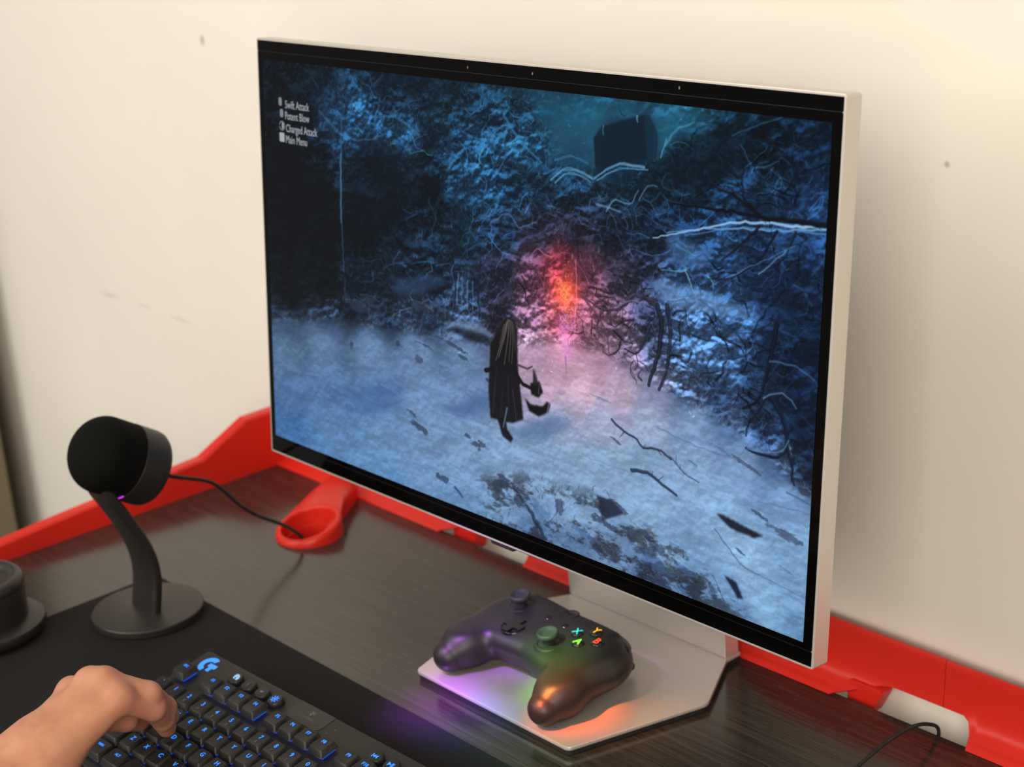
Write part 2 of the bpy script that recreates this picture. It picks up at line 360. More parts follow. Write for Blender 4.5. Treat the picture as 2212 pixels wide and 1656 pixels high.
# ================================================================== desk mat
pa = .0057
padroot = bmobj('desk_mat', bm_prism(rounded([(0, -.46), (.90, -.46), (.90, 0), (0, 0)], .004), 0, .003, .0008, 2), M['pad'])
padroot.location = (-.5790, -.1886, .0003); padroot.rotation_euler = (0, 0, pa); tag(padroot, 'large black fabric desk mat under the keyboard and microphone', 'desk mat')
PADZ = .0034

# ================================================================== monitor
MX, MY, MZ, TILT = -.14045, -.12482, .14587, .08534
mon = empty('monitor', 'silver-framed monitor showing a snowy blue game scene on a flat silver stand', 'monitor', (MX, 0, 0))
up = Vector((0, math.sin(TILT), math.cos(TILT))); bk = Vector((0, math.cos(TILT), -math.sin(TILT))); mo = Vector((0, MY, MZ))
def mp(c): return mo + Vector((c.x, 0, 0)) + up * c.y + bk * c.z        # (x, height, depth) on the panel
def rect(x0, z0, x1, z1): return [(x0, z0), (x1, z0), (x1, z1), (x0, z1)]
MW, MH, MT = .6148, .3703, .0152
bmobj('frame', bm_prism(rounded(rect(-MW / 2, 0, MW / 2, MH), .0022, 5), .0, MT, .0007, 2, mp), M['silver'], mon)
gl = bmobj('glass_panel', bm_prism(rounded(rect(-.3056, .01250, .3056, .35935), .0012, 3), -.00025, .002, .00015, 1, mp), M['glass'], mon)
bmobj('top_bezel', bm_prism(rounded(rect(-.3056, .3596, .3056, .3685), .0006, 3), -.00025, .002, .00015, 1, mp), M['glass'], mon)
bmobj('bottom_bezel', bm_prism(rounded(rect(-.3056, .0019, .3056, .0123), .0006, 3), -.00025, .002, .00015, 1, mp), M['glass'], mon)
bmobj('bezel_backing', bm_prism(rect(-.3050, .0025, .3050, .3680), -.0001, .0015, 0, 1, mp), M['black'], mon)
for x, z in ((-.0321, .3633), (.0375, .3636), (.176, .3640)): bmobj('sensor_dot', bm_prism([(x + .0007 * math.cos(k * .7), z + .0011 * math.sin(k * .7)) for k in range(9)], -.00045, 0, 0, 1, mp), M['grey_print'], mon)
bmobj('sensor_bump', bm_prism(rounded([(-.0098, .0005), (.0202, .0005), (.0180, -.0034), (-.0065, -.0034)], .0012, 3), .001, .013, .0004, 1, mp), M['black'], mon)
bmobj('underside_strip', bm_prism(rect(-.022, -.0007, .053, .0005), .001, .013, 0, 1, mp), M['black'], mon)
bmobj('back_cover', bm_prism(rounded(rect(-.16, .06, .16, .30), .03, 6), MT - .001, MT + .022, .008, 3, mp), M['silver'], mon)
# stand
NX = -.0025; lean = math.tan(math.radians(2.5))
bmobj('neck', bm_box((NX - .0928, .0400, .0078), (NX + .0928, .0570, .345), .0010, 2, lambda c: Vector((c.x, c.y - lean * (c.z - .008), c.z))), M['plate'], mon)
bmobj('hinge_arm', bm_box((-.05, -.090, .285), (.05, .034, .325), .006, 3), M['plate'], mon)
plate2 = [(-.0914, -.1450), (.0914, -.1450), (.1265, -.0238), (.0920, .0398), (.0920, .0580), (-.0940, .0580), (-.0940, .0398), (-.1265, -.0238)]
bmobj('base_plate', bm_prism(rounded(plate2, [.006, .006, .012, .002, .002, .002, .002, .012], 6), .0045, .0080, .0009, 2), M['plate'], mon)
bmobj('base_pad', bm_prism(rounded([(x * .992, y * .992) for x, y in plate2], [.005, .005, .011, .001, .001, .001, .001, .011], 6), .0003, .0046, .0003, 1), M['rubber'], mon)

SNOW = [(-35.5,404.2),(65.1,384.5),(205,360.6),(270.4,359.6),(374,351.1),(461.5,338.5),(517.4,343.1),(571,326.5),(630.9,312.6),(704.6,308.9),(782.8,318.9),(820.7,332.8),(879.4,349.3),(935.6,363.1),(976.7,376.3),(1010.8,400.3),(1043.3,408.2),(1056.2,598.1),(635.9,613.2),(-48.9,605)]
BROKEN = [(480,531.6),(572.6,501.3),(659.7,504.1),(717.5,488.9),(774.1,510.2),(850.7,518.5),(903.4,550),(961.7,584.1),(920.4,603.8),(720.5,600.3),(545.9,593.5),(489.5,569.3)]
CALM = [(567.9,0.5),(889.6,1.6),(809.2,50.5),(795.5,65.1),(698.7,82.7),(610.1,53.6)] 
TWIGS = [(452,134,661,217,26,1), (660,110,842,165,26,1), (809,43,1040,114,34,1), (813,135,1045,192,34,1), (313,156,544,288,24,1), (136,11,360,114,26,1), (453,14,611,137,30,1), (710,207,834,332,12,0), (561,203,743,309,12,0), (816,211,946,331,26,0), (926,193,1049,329,30,0), (927,205,1039,362,16,1), (850,12,1040,107,22,0), (856,137,1046,199,16,0), (613,242,789,311,14,0), (204,246,526,338,22,1)]
POLYS = [
 ([(692.5,49.1),(705.3,34.6),(773.4,14.6),(782.1,16),(794.3,33.9),(793.9,62.7),(740.7,74.8),(695.8,85.1)], (11,32,47), 1, .95),
 ([(782.1,16),(794.3,33.9),(793.9,62.7),(779.7,66.3),(773.4,15.7)], (17,48,66), 1, .8),
 ([(192.5,111.7),(288.4,90.7),(358.3,102.5),(415.6,152),(336.9,180.7),(252.7,237.8),(219.3,269.4),(190.4,219.7)], (9,16,26), 8, .6),
 ([(-10.6,119.8),(79,124.6),(146.9,144.5),(183.9,186.9),(178.2,330.7),(125.5,360.8),(3.3,389.7)], (8,12,18), 10, .65),
 ([(196,307),(304,282.8),(334.3,304.2),(292.2,338.2),(205,360.6),(171.8,352.6)], (14,22,34), 5, .5),
 ([(809.9,66.1),(890.3,16.7),(943.1,26.8),(919.6,69.6),(853.6,98.2),(811,92.8)], (9,24,37), 8, .7),
 ([(952.5,188.9),(1043.7,143.8),(1059.1,366.6),(1029.7,395.5),(993.4,329),(958.6,293.6)], (10,24,44), 10, .45),
 ([(618.5,52.7),(654.7,44.9),(686.7,68.4),(692.6,87.2),(651.6,88.9),(614.8,87.2)], (30,76,108), 3, .6),
 ([(442.7,317.7),(489.7,315.6),(513.6,325),(504.5,331.6),(452.1,332.6),(418.5,328.4)], (120,150,186), 2, .6),
 ([(437.9,327.6),(498.9,327.6),(517.2,338.7),(471.1,341.1),(428.1,336.4)], (16,22,34), 2, .75),
 ([(314.3,281.1),(404.8,261.6),(422,271.5),(334.3,304.2),(299.3,303.6)], (44,72,106), 3, .55),
 ([(786.4,210.8),(815.5,202.8),(900.1,208.2),(954.6,225.2),(901.3,229.4),(823.9,232.2)], (96,138,186), 4, .6),
 ([(813.6,157),(841.8,148.6),(884.1,160.1),(871.4,180.7),(821.9,183.1)], (64,104,152), 4, .55),
 ([(709.5,495.9),(733.9,495.5),(758.2,507.2),(720.1,526.5)], (34,42,58), 1, .9),
 ([(903.4,466.1),(916.8,465.8),(975.8,474.3),(962.6,480.2),(928.1,478.8)], (16,22,34), 1, .9),
 ([(920.6,538.9),(938.4,541.5),(950.5,559.8),(942.2,561.3)], (20,28,44), 1, .9),
 ([(967.1,439.7),(1019.6,436.4),(1040.5,441.4),(1007.3,447.5)], (110,140,176), 2, .5),
 ([(624.1,413),(666.2,409.6),(615.9,446.1),(554.1,457.8),(580.7,429.2)], (70,96,140), 5, .6),
 ([(402.5,450.1),(508.2,404),(513.9,431.7),(451.4,455.7)], (62,92,140), 4, .55),
 ([(279,436),(331.7,431.8),(309.9,470.6),(244.5,499.4),(177.2,500.4),(201.2,466.5)], (56,92,146), 8, .4),
]
LINES = [
 ([(619.4,108.4),(639.6,93.6),(663.6,91),(691.4,98)], 1.0, 1.5, (104,160,198), .5), ([(627.6,111),(643.6,97.8),(667.8,96.1),(688.5,102.7)], .9, .6, (84,144,184), .7), ([(694.6,97.6),(714.4,85.3),(736.8,75.2),(775.5,75.4)], 1.0, 1.7, (104,160,198), .5), ([(699.3,99.2),(722,86.7),(744.5,79.7),(781.6,77.8)], .8, .6, (80,140,180), .7), ([(627,83),(655.2,74.5),(683.1,80.9)], 1.4, .8, (50,108,150), .5),
 ([(192.1,67.5),(186.6,180),(188.8,260.4),(192.8,328.3)], 1.6, .8, (48,92,128), .7), ([(187.8,120.1),(186,220.2)], 1.6, 1.2, (84,130,164), .6), ([(195.1,273.1),(177.3,351.8)], 1.6, 2.4, (10,16,26), .9), ([(199.4,272.4),(208,339.4)], 1.2, 2, (10,16,26), .8),
 ([(793.2,155.6),(855.4,138.2),(922.4,119.6),(986.4,115.1),(1042.4,109.3)], .7, 1.9, (150,196,232), .9), ([(813.2,146.2),(896.3,130.4),(961.5,123.4),(1041.4,111.4)], .5, 1.3, (120,172,220), .8), ([(841.8,146.6),(922.7,125.8),(1041.7,116.8)], .5, 1, (84,138,196), .8),
 ([(826.1,112.3),(895.2,109.7),(954.4,110.2),(1041,107.6)], 1.2, 3.2, (8,14,24), .95), ([(880.2,82.5),(921,95),(947.9,110)], 1, 2.4, (8,14,24), .9), ([(923.4,43.9),(924.6,89.5),(947.8,107)], 1, 1.8, (8,14,24), .85), ([(981.5,37.8),(995.1,56),(984.1,77.3)], 1.3, 1, (8,14,24), .8),
 ([(948.6,122.2),(923.7,146.4),(898,166)], 1.8, .7, (9,16,27), .9), ([(974.2,121.1),(950.7,157.9),(912.4,184.8)], 1.8, .7, (9,16,27), .9), ([(999.3,120.3),(982.6,153.2),(951.6,173.4)], 1.6, .6, (9,16,27), .85),
 ([(904.1,25.6),(973,0.3)], .7, .7, (44,96,128), .7), ([(917.7,34.3),(931.8,53.1),(935.6,62.8)], .6, .6, (52,104,138), .7), ([(905.8,185.9),(957.2,157),(1000.1,135.2)], .8, .5, (90,140,190), .6), ([(951.6,173.4),(988.1,142)], .9, .6, (130,176,214), .6),
 ([(802.1,236),(810.3,256.9),(805.8,291.5),(792.4,334.2)], 4.2, 2.4, (20,24,38), .85), ([(796,231.5),(766.1,231),(734.6,252.4),(711.3,256.4),(680.6,245.4)], 3.2, 1, (46,40,58), .85), ([(711.3,256.4),(703.8,276.4),(708.8,287)], 1.8, .8, (48,42,60), .8), ([(791.1,260.4),(774.4,297.6),(751.5,297.5)], 2.6, 1, (30,30,46), .85), ([(680.6,245.4),(703.6,264.7),(721.5,284.8),(725.2,307.4)], 2, .9, (58,44,62), .8), ([(816.7,233.4),(823.9,265.6),(819.9,311.4),(809.1,336.4)], 3.4, 2, (22,28,44), .8), ([(774.3,207.1),(781,228.4),(799.1,236.5)], 1.4, 2, (30,32,48), .8), ([(734.6,249.9),(757.2,237.1),(784.4,234.6)], .9, .9, (150,130,160), .5),
 ([(980.7,225.7),(972.8,269.3),(959.8,314.9),(937.8,330.7)], 3.6, 1.6, (10,18,32), .9), ([(998.1,301.3),(972.5,306.9),(960.5,327.7),(948.1,344.8)], 3.2, 1.6, (14,24,42), .9), ([(972.7,307.9),(993.4,329),(1001.7,359.3),(989.7,375.8),(963.6,379.4),(944.5,376.5)], 3.4, 1.4, (12,22,38), .9), ([(1001.9,360.3),(1011.1,384),(1014.9,402.6)], 2.4, 1.2, (12,20,36), .9), ([(966.2,312.4),(991.8,301.6),(1011.8,314.2)], 1.1, .8, (92,134,176), .7), ([(947.2,376.8),(969.9,374.6),(995.8,367.3),(1004,353.3)], .9, .9, (96,138,180), .65), ([(972.8,268.2),(1008.7,267.3),(1034.4,277.8)], 1.1, .9, (80,122,166), .6), ([(947.8,339.4),(943.8,362.2)], 1.4, .8, (12,20,36), .85),
 ([(732.5,392),(754.8,401),(775.1,406.9),(786.3,414.3),(808.9,411.6),(831.5,417.7)], 1.6, 1.2, (26,34,50), .85), ([(831.5,414.9),(854.1,429.6),(876.2,435.3)], 1.2, .8, (40,56,82), .75), ([(767.3,446.8),(795,444.5),(825.6,455.5),(842.3,460.6)], 2.6, 1.6, (30,38,56), .85), ([(675.4,450.3),(740.5,449.9),(770.4,452)], .6, .6, (90,124,164), .6), ([(807.8,382.7),(867,391.8),(930.4,393.2)], .8, .7, (70,104,148), .6), ([(903.7,485.6),(943.9,517.1),(971.8,523)], .9, .7, (56,84,122), .7), ([(971.8,523),(1038.8,530.5)], .8, .8, (76,110,150), .6), ([(554.6,525.5),(591,554.7),(610.7,575.1)], 2.6, 3.4, (34,44,64), .8), ([(634.3,520.4),(639.7,534.9),(617.6,560.3)], 1, 1, (66,92,130), .7), ([(436.1,556.5),(450.7,567.6)], 2, 1.4, (38,52,78), .8), ([(903,544.3),(933.8,587.4)], .9, 1.2, (60,88,128), .6), ([(966.7,434.1),(993.2,432.5),(1039.8,430.8)], .8, .8, (84,112,146), .6), ([(1005.2,412.9),(1039.1,420)], 1.2, .8, (50,72,106), .6),
 ([(443.3,255.3),(441,295.7)], 1.3, 1.3, (110,140,176), .6), ([(452.7,259),(451.4,298.3)], 1.0, 1.0, (100,132,168), .6), ([(462,259.9),(461.9,299)], 1.2, 1.2, (104,136,172), .6), ([(473.2,259.3),(473,298.3)], 1.0, 1, (90,122,160), .6), ([(433.9,236.7),(438.2,274),(435.2,303)], 1.4, 1.4, (14,22,36), .8), ([(489.9,228.2),(484.3,266.3),(486.1,303.6)], 1.6, 1.4, (16,22,36), .8),
 ([(665.1,201.4),(667.8,247.7),(664.1,307.4)], .4, .4, (255,190,200), .7), ([(508,176.7),(543.3,160),(560.9,175.4),(595,164.8)], 1.3, 1, (90,130,170), .5), ([(715.8,135.1),(730.6,118.7),(753.4,121.5),(767.6,103.2)], 1.2, .8, (110,156,196), .6), ([(768.2,114.2),(782.3,96.1),(796.7,95.4)], 1, .8, (110,156,196), .5), ([(699.9,128.3),(723.3,129.7),(738.6,132.1)], 1.6, 1, (120,164,204), .5), ([(258.3,61.8),(319.5,59.5),(363.7,77.1)], 1.5, 2.4, (60,120,166), .5), ([(139.2,65.4),(214.6,97.8),(308.9,79.2)], 2, 1, (62,122,168), .4), ([(534.1,37.6),(568.6,69.1),(602.5,88.6)], 2.2, 1.4, (64,128,172), .55), ([(516.7,115.6),(543,83.4)], 1, .7, (60,120,164), .5),
 ([(690.4,56.9),(695.8,84.1)], .7, .7, (40,84,108), .6), ([(707.6,33.4),(708.6,44.2)], 1.0, .6, (90,150,180), .6), ([(761.7,17.8),(763.5,24)], 1.4, .8, (110,170,200), .7), ([(809.1,45.1),(822.5,28),(849.8,16.4)], 1.6, 1, (70,140,170), .6), ([(801.1,60.7),(808.9,39.9)], 1.4, 1, (90,160,190), .6), ([(734.9,12),(742.6,19.5)], .8, .5, (14,44,60), .8), ([(453.5,104.6),(462.4,158.4),(508,201)], .8, .6, (10,20,32), .7),
]
ROCKS = [(563.7,529.5,21.84,7.44,0.3,0.8), (522.4,530.5,11.76,11.16,0.18,0.7), (643,527.6,8.4,12.4,0.3,0.6), (742.1,500.8,16.8,6.2,0.24,0.8), (813.6,535.2,25.2,7.44,0.3,0.6), (711.3,565.2,20.16,8.68,0.54,0.7), (830.8,584.7,33.6,7.44,0.24,0.7), (222.2,340.3,20.16,7.44,0.18,0.9), (250.1,321.8,16.8,5.58,0.06,0.8), (359.5,313,21.84,5.58,0.12,0.9), (323.3,339.2,20.16,4.96,0.18,0.8), (203.8,397,5.04,6.2,0.12,0.9), (312.2,374.7,5.88,4.34,0,0.9), (373.6,366.4,18.48,3.1,0.18,0.8), (432.8,354.9,25.2,3.72,0.21,0.8), (452,367.4,16.8,2.48,0.18,0.75), (358.2,389.4,11.76,5.58,0.12,0.6), (194.4,496.4,10.08,11.16,0.12,0.45), (155.2,476.4,21.84,4.96,0.06,0.4), (278.6,449.9,23.52,4.96,0.06,0.4), (356.6,487.5,21.84,5.58,0.24,0.95), (341.3,470.5,15.12,3.72,0.3,0.7), (480.1,485.1,13.44,6.82,0.3,0.95), (461,476.6,10.08,3.72,0.18,0.8), (503.6,389,7.56,2.48,0.18,0.9), (406.4,550.5,18.48,4.96,0.12,0.85), (489.5,482.8,8.4,4.96,0.12,0.8), (536.4,523.7,18.48,8.68,0.24,0.85), (563.9,542.5,13.44,9.92,0.36,0.9), (608.6,543.4,25.2,11.16,0.3,0.3), (686,553.5,25.2,4.96,0.24,0.5), (726.7,529.5,28.56,6.2,0.18,0.8), (790.1,523.9,21.84,4.96,0.3,0.7), (806.8,555.4,28.56,9.92,0.3,0.4), (661.5,592.7,30.24,6.2,0.18,0.4), (823,577.9,30.24,6.2,0.24,0.7), (903.9,561.7,11.76,9.92,0.36,0.7), (1001.7,463.5,28.56,4.96,0.15,0.6), (967.6,450.6,13.44,3.1,0.3,0.8), (1030.4,406.1,8.4,4.96,0.18,0.9), (943.2,503,16.8,2.48,0.36,0.7), (1010.9,505.5,20.16,1.86,0.3,0.5), (909.3,387.3,21.84,2.48,0.3,0.5), (944.3,395.5,25.2,2.48,0.3,0.55), (868.1,414.4,11.76,1.86,0.3,0.5), (739.5,416.5,11.76,2.48,0.36,0.7), (714.2,368.6,25.2,1.86,0.12,0.3), (859.5,551.6,16.8,4.96,0.24,0.4), (745.2,605.2,25.2,5.58,0.24,0.5), (884.1,603.8,25.2,4.96,0.24,0.6)]
GLOW = [(648.1,246.3,20.16,21.08,(180,60,36),0.75), (643.4,257.8,50.4,43.4,(100,26,34),0.45), (652.4,297.6,21.84,28.52,(110,50,96),0.5), (673.1,347.4,100.8,37.2,(40,14,22),0.45), (629.1,207,58.8,37.2,(44,10,18),0.5)]
SPARK = [(648.1,247.5)][0]
FIGURE_POLYS = [
 ([(531.7,302.9),(544.2,295.7),(554.8,297.5),(560.2,310),(561.2,339.4),(558.8,364.8),(537.4,369.3),(513.7,348.8),(517.2,323)], (30,26,30), 1, .97),
 ([(508.2,337.3),(522.6,319.4),(551.3,316.6),(560.5,345.8),(564.2,376.3),(569.9,406.4),(572.7,427.3),(552.2,437.1),(528.5,439.8),(508.3,439.3),(504.5,401.5),(506.4,369.3)], (20,19,24), 1, .97),
 ([(523.1,439.3),(537.8,429.6),(541.4,447.8),(554.1,458.3),(548.7,464.7),(532.4,459.7)], (18,18,24), 1, .95),
 ([(585.4,375.6),(602.8,369.3),(609.8,382.7),(601.3,392),(587.3,390.1)], (14,14,18), 1, .97),
 ([(575.2,397.7),(587.5,403.8),(608.4,401.7),(616.9,393.5),(623.7,395.8),(618.8,408),(601.6,416.9),(584,413.4)], (13,13,17), 1, .97),
 ([(590.5,353.5),(597.4,364.3),(601.1,374.7),(590.7,377)], (40,34,42), 1, .95),
]
FIGURE_LINES = [
 ([(539.7,302.7),(531.8,326.5),(519.1,357.9)], .9, .5, (134,122,112), .7), ([(545.1,299.2),(542.4,324.4),(535.5,360.8)], .9, .5, (128,116,106), .7), ([(550.5,300.8),(552.4,328.8),(549.9,356.6)], .8, .5, (112,102,98), .65), ([(521,366.2),(512,432)], .8, .6, (44,40,44), .8), ([(542.8,374.4),(544.9,431)], .8, .6, (46,42,46), .8),
 ([(619.4,108.4),(639.6,93.6),(663.6,91),(691.4,98)], 1.0, 1.5, (104,160,198), .5), ([(627.6,111),(643.6,97.8),(667.8,96.1),(688.5,102.7)], .9, .6, (84,144,184), .7), ([(694.6,97.6),(714.4,85.3),(736.8,75.2),(775.5,75.4)], 1.0, 1.7, (104,160,198), .5), ([(699.3,99.2),(722,86.7),(744.5,79.7),(781.6,77.8)], .8, .6, (80,140,180), .7), ([(627,83),(655.2,74.5),(683.1,80.9)], 1.4, .8, (50,108,150), .5),
 ([(555.3,365.5),(571.3,379.8),(589.1,382.2)], 3, 2.4, (17,17,21), .97), ([(555.2,356.8),(564.4,380)], 2.6, 2.2, (20,18,22), .95), ([(560.5,355.8),(580,357.5),(588.7,352.6)], 1.5, 1.2, (70,50,66), .9), ([(498.9,376),(511.8,372)], 3.4, 3, (16,16,20), .95),
 ([(542.4,299.7),(537.1,319.2),(524.7,353)], 1.3, .6, (120,110,104), .75), ([(547.7,299.9),(547.8,323.4),(544.5,355.2)], 1.1, .6, (104,94,90), .7), ([(535.3,307.2),(526.4,333.8)], 1.1, .6, (92,84,82), .7), ([(553.1,303.9),(556.9,340.3)], 1, .6, (80,70,76), .6),
 ([(541.2,419.1),(534.1,446.3)], 1.6, 1.2, (92,110,136), .8), ([(517.4,392.5),(513.9,431.7)], .7, .6, (52,52,62), .7), ([(532,395.6),(528.5,434.8)], .6, .5, (50,50,60), .6), ([(551.8,391.5),(559.3,431)], .8, .6, (70,66,76), .7), ([(620.4,396.5),(617.1,408.3)], 1, .8, (150,150,160), .6), ([(601.3,385.9),(602.8,372)], .9, .7, (120,96,110), .6), ([(594.8,355.1),(600.2,370)], .8, .7, (130,108,124), .7),
 ([(649.7,328.1),(651.7,349.5)], 1.6, .4, (150,110,150), .85),
]
CONTROL = [(38,13,10,22,34),(152,15,14,34,52),(259,17,16,40,60),(359,16,18,44,66),(454,15,20,52,76),(542,11,24,60,84),(625,10,26,72,98),(689,10,30,84,112),(742,11,30,82,108),(814,10,32,88,116),(863,8,30,80,106),(916,6,16,50,72),(979,6,12,32,52),(1034,5,14,38,66),(21,89,10,18,28),(93,69,14,28,42),(172,56,34,78,116),(237,50,36,84,124),(309,44,18,44,66),(407,48,22,54,78),(498,40,26,62,90),(559,41,24,60,86),(610,42,26,72,98),(666,31,30,80,106),(690,51,30,80,104),(743,40,12,34,50),(780,42,14,42,60),(808,34,30,86,112),(850,20,28,80,104),(890,21,14,40,58),(949,26,10,26,40),(1011,20,20,48,80),(31,136,9,14,22),(125,126,12,24,38),(214,97,30,72,108),(298,83,34,80,118),(348,84,40,92,136),(387,99,14,36,54),(453,80,26,66,96),(498,93,30,76,110),(560,75,36,88,124),(594,83,30,78,112),(626,68,34,84,114),(667,76,22,60,84),(721,64,12,34,50),(830,53,14,40,58),(892,52,10,26,40),(969,48,12,30,48),(1024,43,18,42,70),(39,198,10,16,24),(121,194,10,20,32),(189,179,14,30,46),(255,145,16,36,56),(317,151,18,40,62),(386,161,12,26,40),(453,135,28,68,100),(507,128,30,74,110),(551,123,22,56,84),(602,117,22,54,80),(659,110,20,50,74),(737,90,26,64,92),(782,106,18,44,66),(853,87,16,40,62),(920,79,24,56,90),(983,72,26,60,98),(1032,66,24,56,96),(47,267,10,16,24),(141,253,11,18,28),(231,227,10,16,26),(315,215,14,28,44),(395,217,18,40,60),(462,195,22,52,78),(534,185,24,48,74),(603,175,38,50,74),(661,161,36,40,62),(724,158,26,40,62),(784,144,20,40,64),(855,129,22,50,82),(922,130,30,64,104),(986,117,36,76,124),(1035,105,40,84,140),(42,353,14,22,34),(139,309,12,20,30),(229,288,20,36,56),(314,274,24,44,66),(395,261,20,36,54),(461,270,34,56,84),(526,247,46,50,78),(587,243,100,70,100),(637,217,150,60,74),(650,244,230,90,80),(694,220,120,78,104),(741,212,70,66,94),(785,199,40,52,80),(843,190,46,80,124),(898,181,40,76,122),(958,172,26,54,92),(1014,158,26,54,96),(1039,164,28,58,100),(40,390,60,84,116),(136,365,52,74,106),(205,339,24,36,54),(292,331,34,52,76),(374,323,44,62,90),(452,315,60,84,118),(526,296,44,44,66),(587,285,130,96,128),(638,282,200,110,130),(687,267,170,110,140),(734,264,130,98,128),(787,249,50,58,86),(824,237,76,112,160),(880,233,70,112,164),(928,229,62,104,158),(980,220,30,60,100),(1030,211,24,48,84),(37,442,92,122,160),(134,416,100,132,172),(247,401,104,138,178),(353,386,104,138,178),(452,367,104,134,174),(588,334,190,160,190),(647,328,220,176,204),(712,309,180,140,170),(759,300,140,122,156),(804,291,60,74,106),(847,283,76,116,164),(904,283,74,118,170),(957,272,44,80,126),(1008,262,20,42,74),(1045,254,16,34,60),(46,507,84,122,170),(154,483,88,126,172),(267,459,92,130,174),(382,434,110,146,188),(461,417,110,144,186),(615,377,204,176,204),(681,357,222,192,216),(745,350,196,178,206),(805,331,140,146,184),(850,333,84,112,152),(906,326,58,92,136),(959,314,40,72,114),(1011,303,18,38,66),(42,567,70,116,172),(152,542,98,140,186),(276,513,110,152,196),(392,486,120,158,200),(470,467,124,160,200),(632,423,150,172,208),(715,404,170,182,214),(792,380,160,178,212),(865,363,130,160,200),(921,356,90,124,168),(975,349,40,66,104),(1025,337,16,34,58),(127,585,92,140,192),(242,571,104,150,198),(350,544,116,158,202),(451,518,126,166,206),(545,495,132,170,208),(633,473,136,172,210),(716,452,140,176,212),(794,432,138,174,212),(868,414,136,172,210),(937,397,128,164,206),(990,383,80,112,156),(1028,374,24,44,70),(296,600,100,148,198),(450,586,106,148,192),(545,560,120,160,200),(677,524,136,176,214),(796,491,142,184,222),(906,461,138,180,220),(1005,423,120,160,204),(591,593,86,120,164),(678,581,96,128,170),(760,563,110,146,186),(836,540,130,172,212),(943,508,146,188,226),(1022,474,132,176,218),(800,588,70,100,146),(861,587,80,114,160),(918,563,120,164,206),(980,554,140,186,224),(1025,529,128,172,214),(1035,571,110,156,200),(947,588,110,150,196)]
# ---- the picture shown on the display, painted in the display's own pixel grid ----
SW, SH = 1040, 585
def _noise(rs, gw, gh):
    g = rs.rand(gh + 3, gw + 3)
    y = np.linspace(0, gh, SH); x = np.linspace(0, gw, SW)
    yi = y.astype(int); xi = x.astype(int); fy = y - yi; fx = x - xi
    fy = fy * fy * (3 - 2 * fy); fx = fx * fx * (3 - 2 * fx)
    a = g[yi][:, xi]; b = g[yi][:, xi + 1]; c = g[yi + 1][:, xi]; d = g[yi + 1][:, xi + 1]
    fx = fx[None]; fy = fy[:, None]
    return (a * (1 - fx) + b * fx) * (1 - fy) + (c * (1 - fx) + d * fx) * fy
def _fbm(seed, gw, gh, octs, gain=.6, ridge=False):
    rs = np.random.RandomState(seed); out = 0; amp = 1; tot = 0
    for o in range(octs):
        n = _noise(rs, int(gw * 2 ** o), int(gh * 2 ** o))
        if ridge: n = 1 - np.abs(2 * n - 1)
        out = out + amp * n; tot += amp; amp *= gain
    return out / tot
def _blur(a, r):
    r = int(r)
    if r < 1: return a
    for _ in range(2):
        for ax in (0, 1):
            p = np.concatenate([np.repeat(a.take([0], ax), r + 1, ax), a, np.repeat(a.take([-1], ax), r, ax)], ax)
            cs = np.cumsum(p, ax)
            n = a.shape[ax]
            a = (cs.take(range(2 * r + 1, 2 * r + 1 + n), ax) - cs.take(range(0, n), ax)) / (2 * r + 1)
    return a
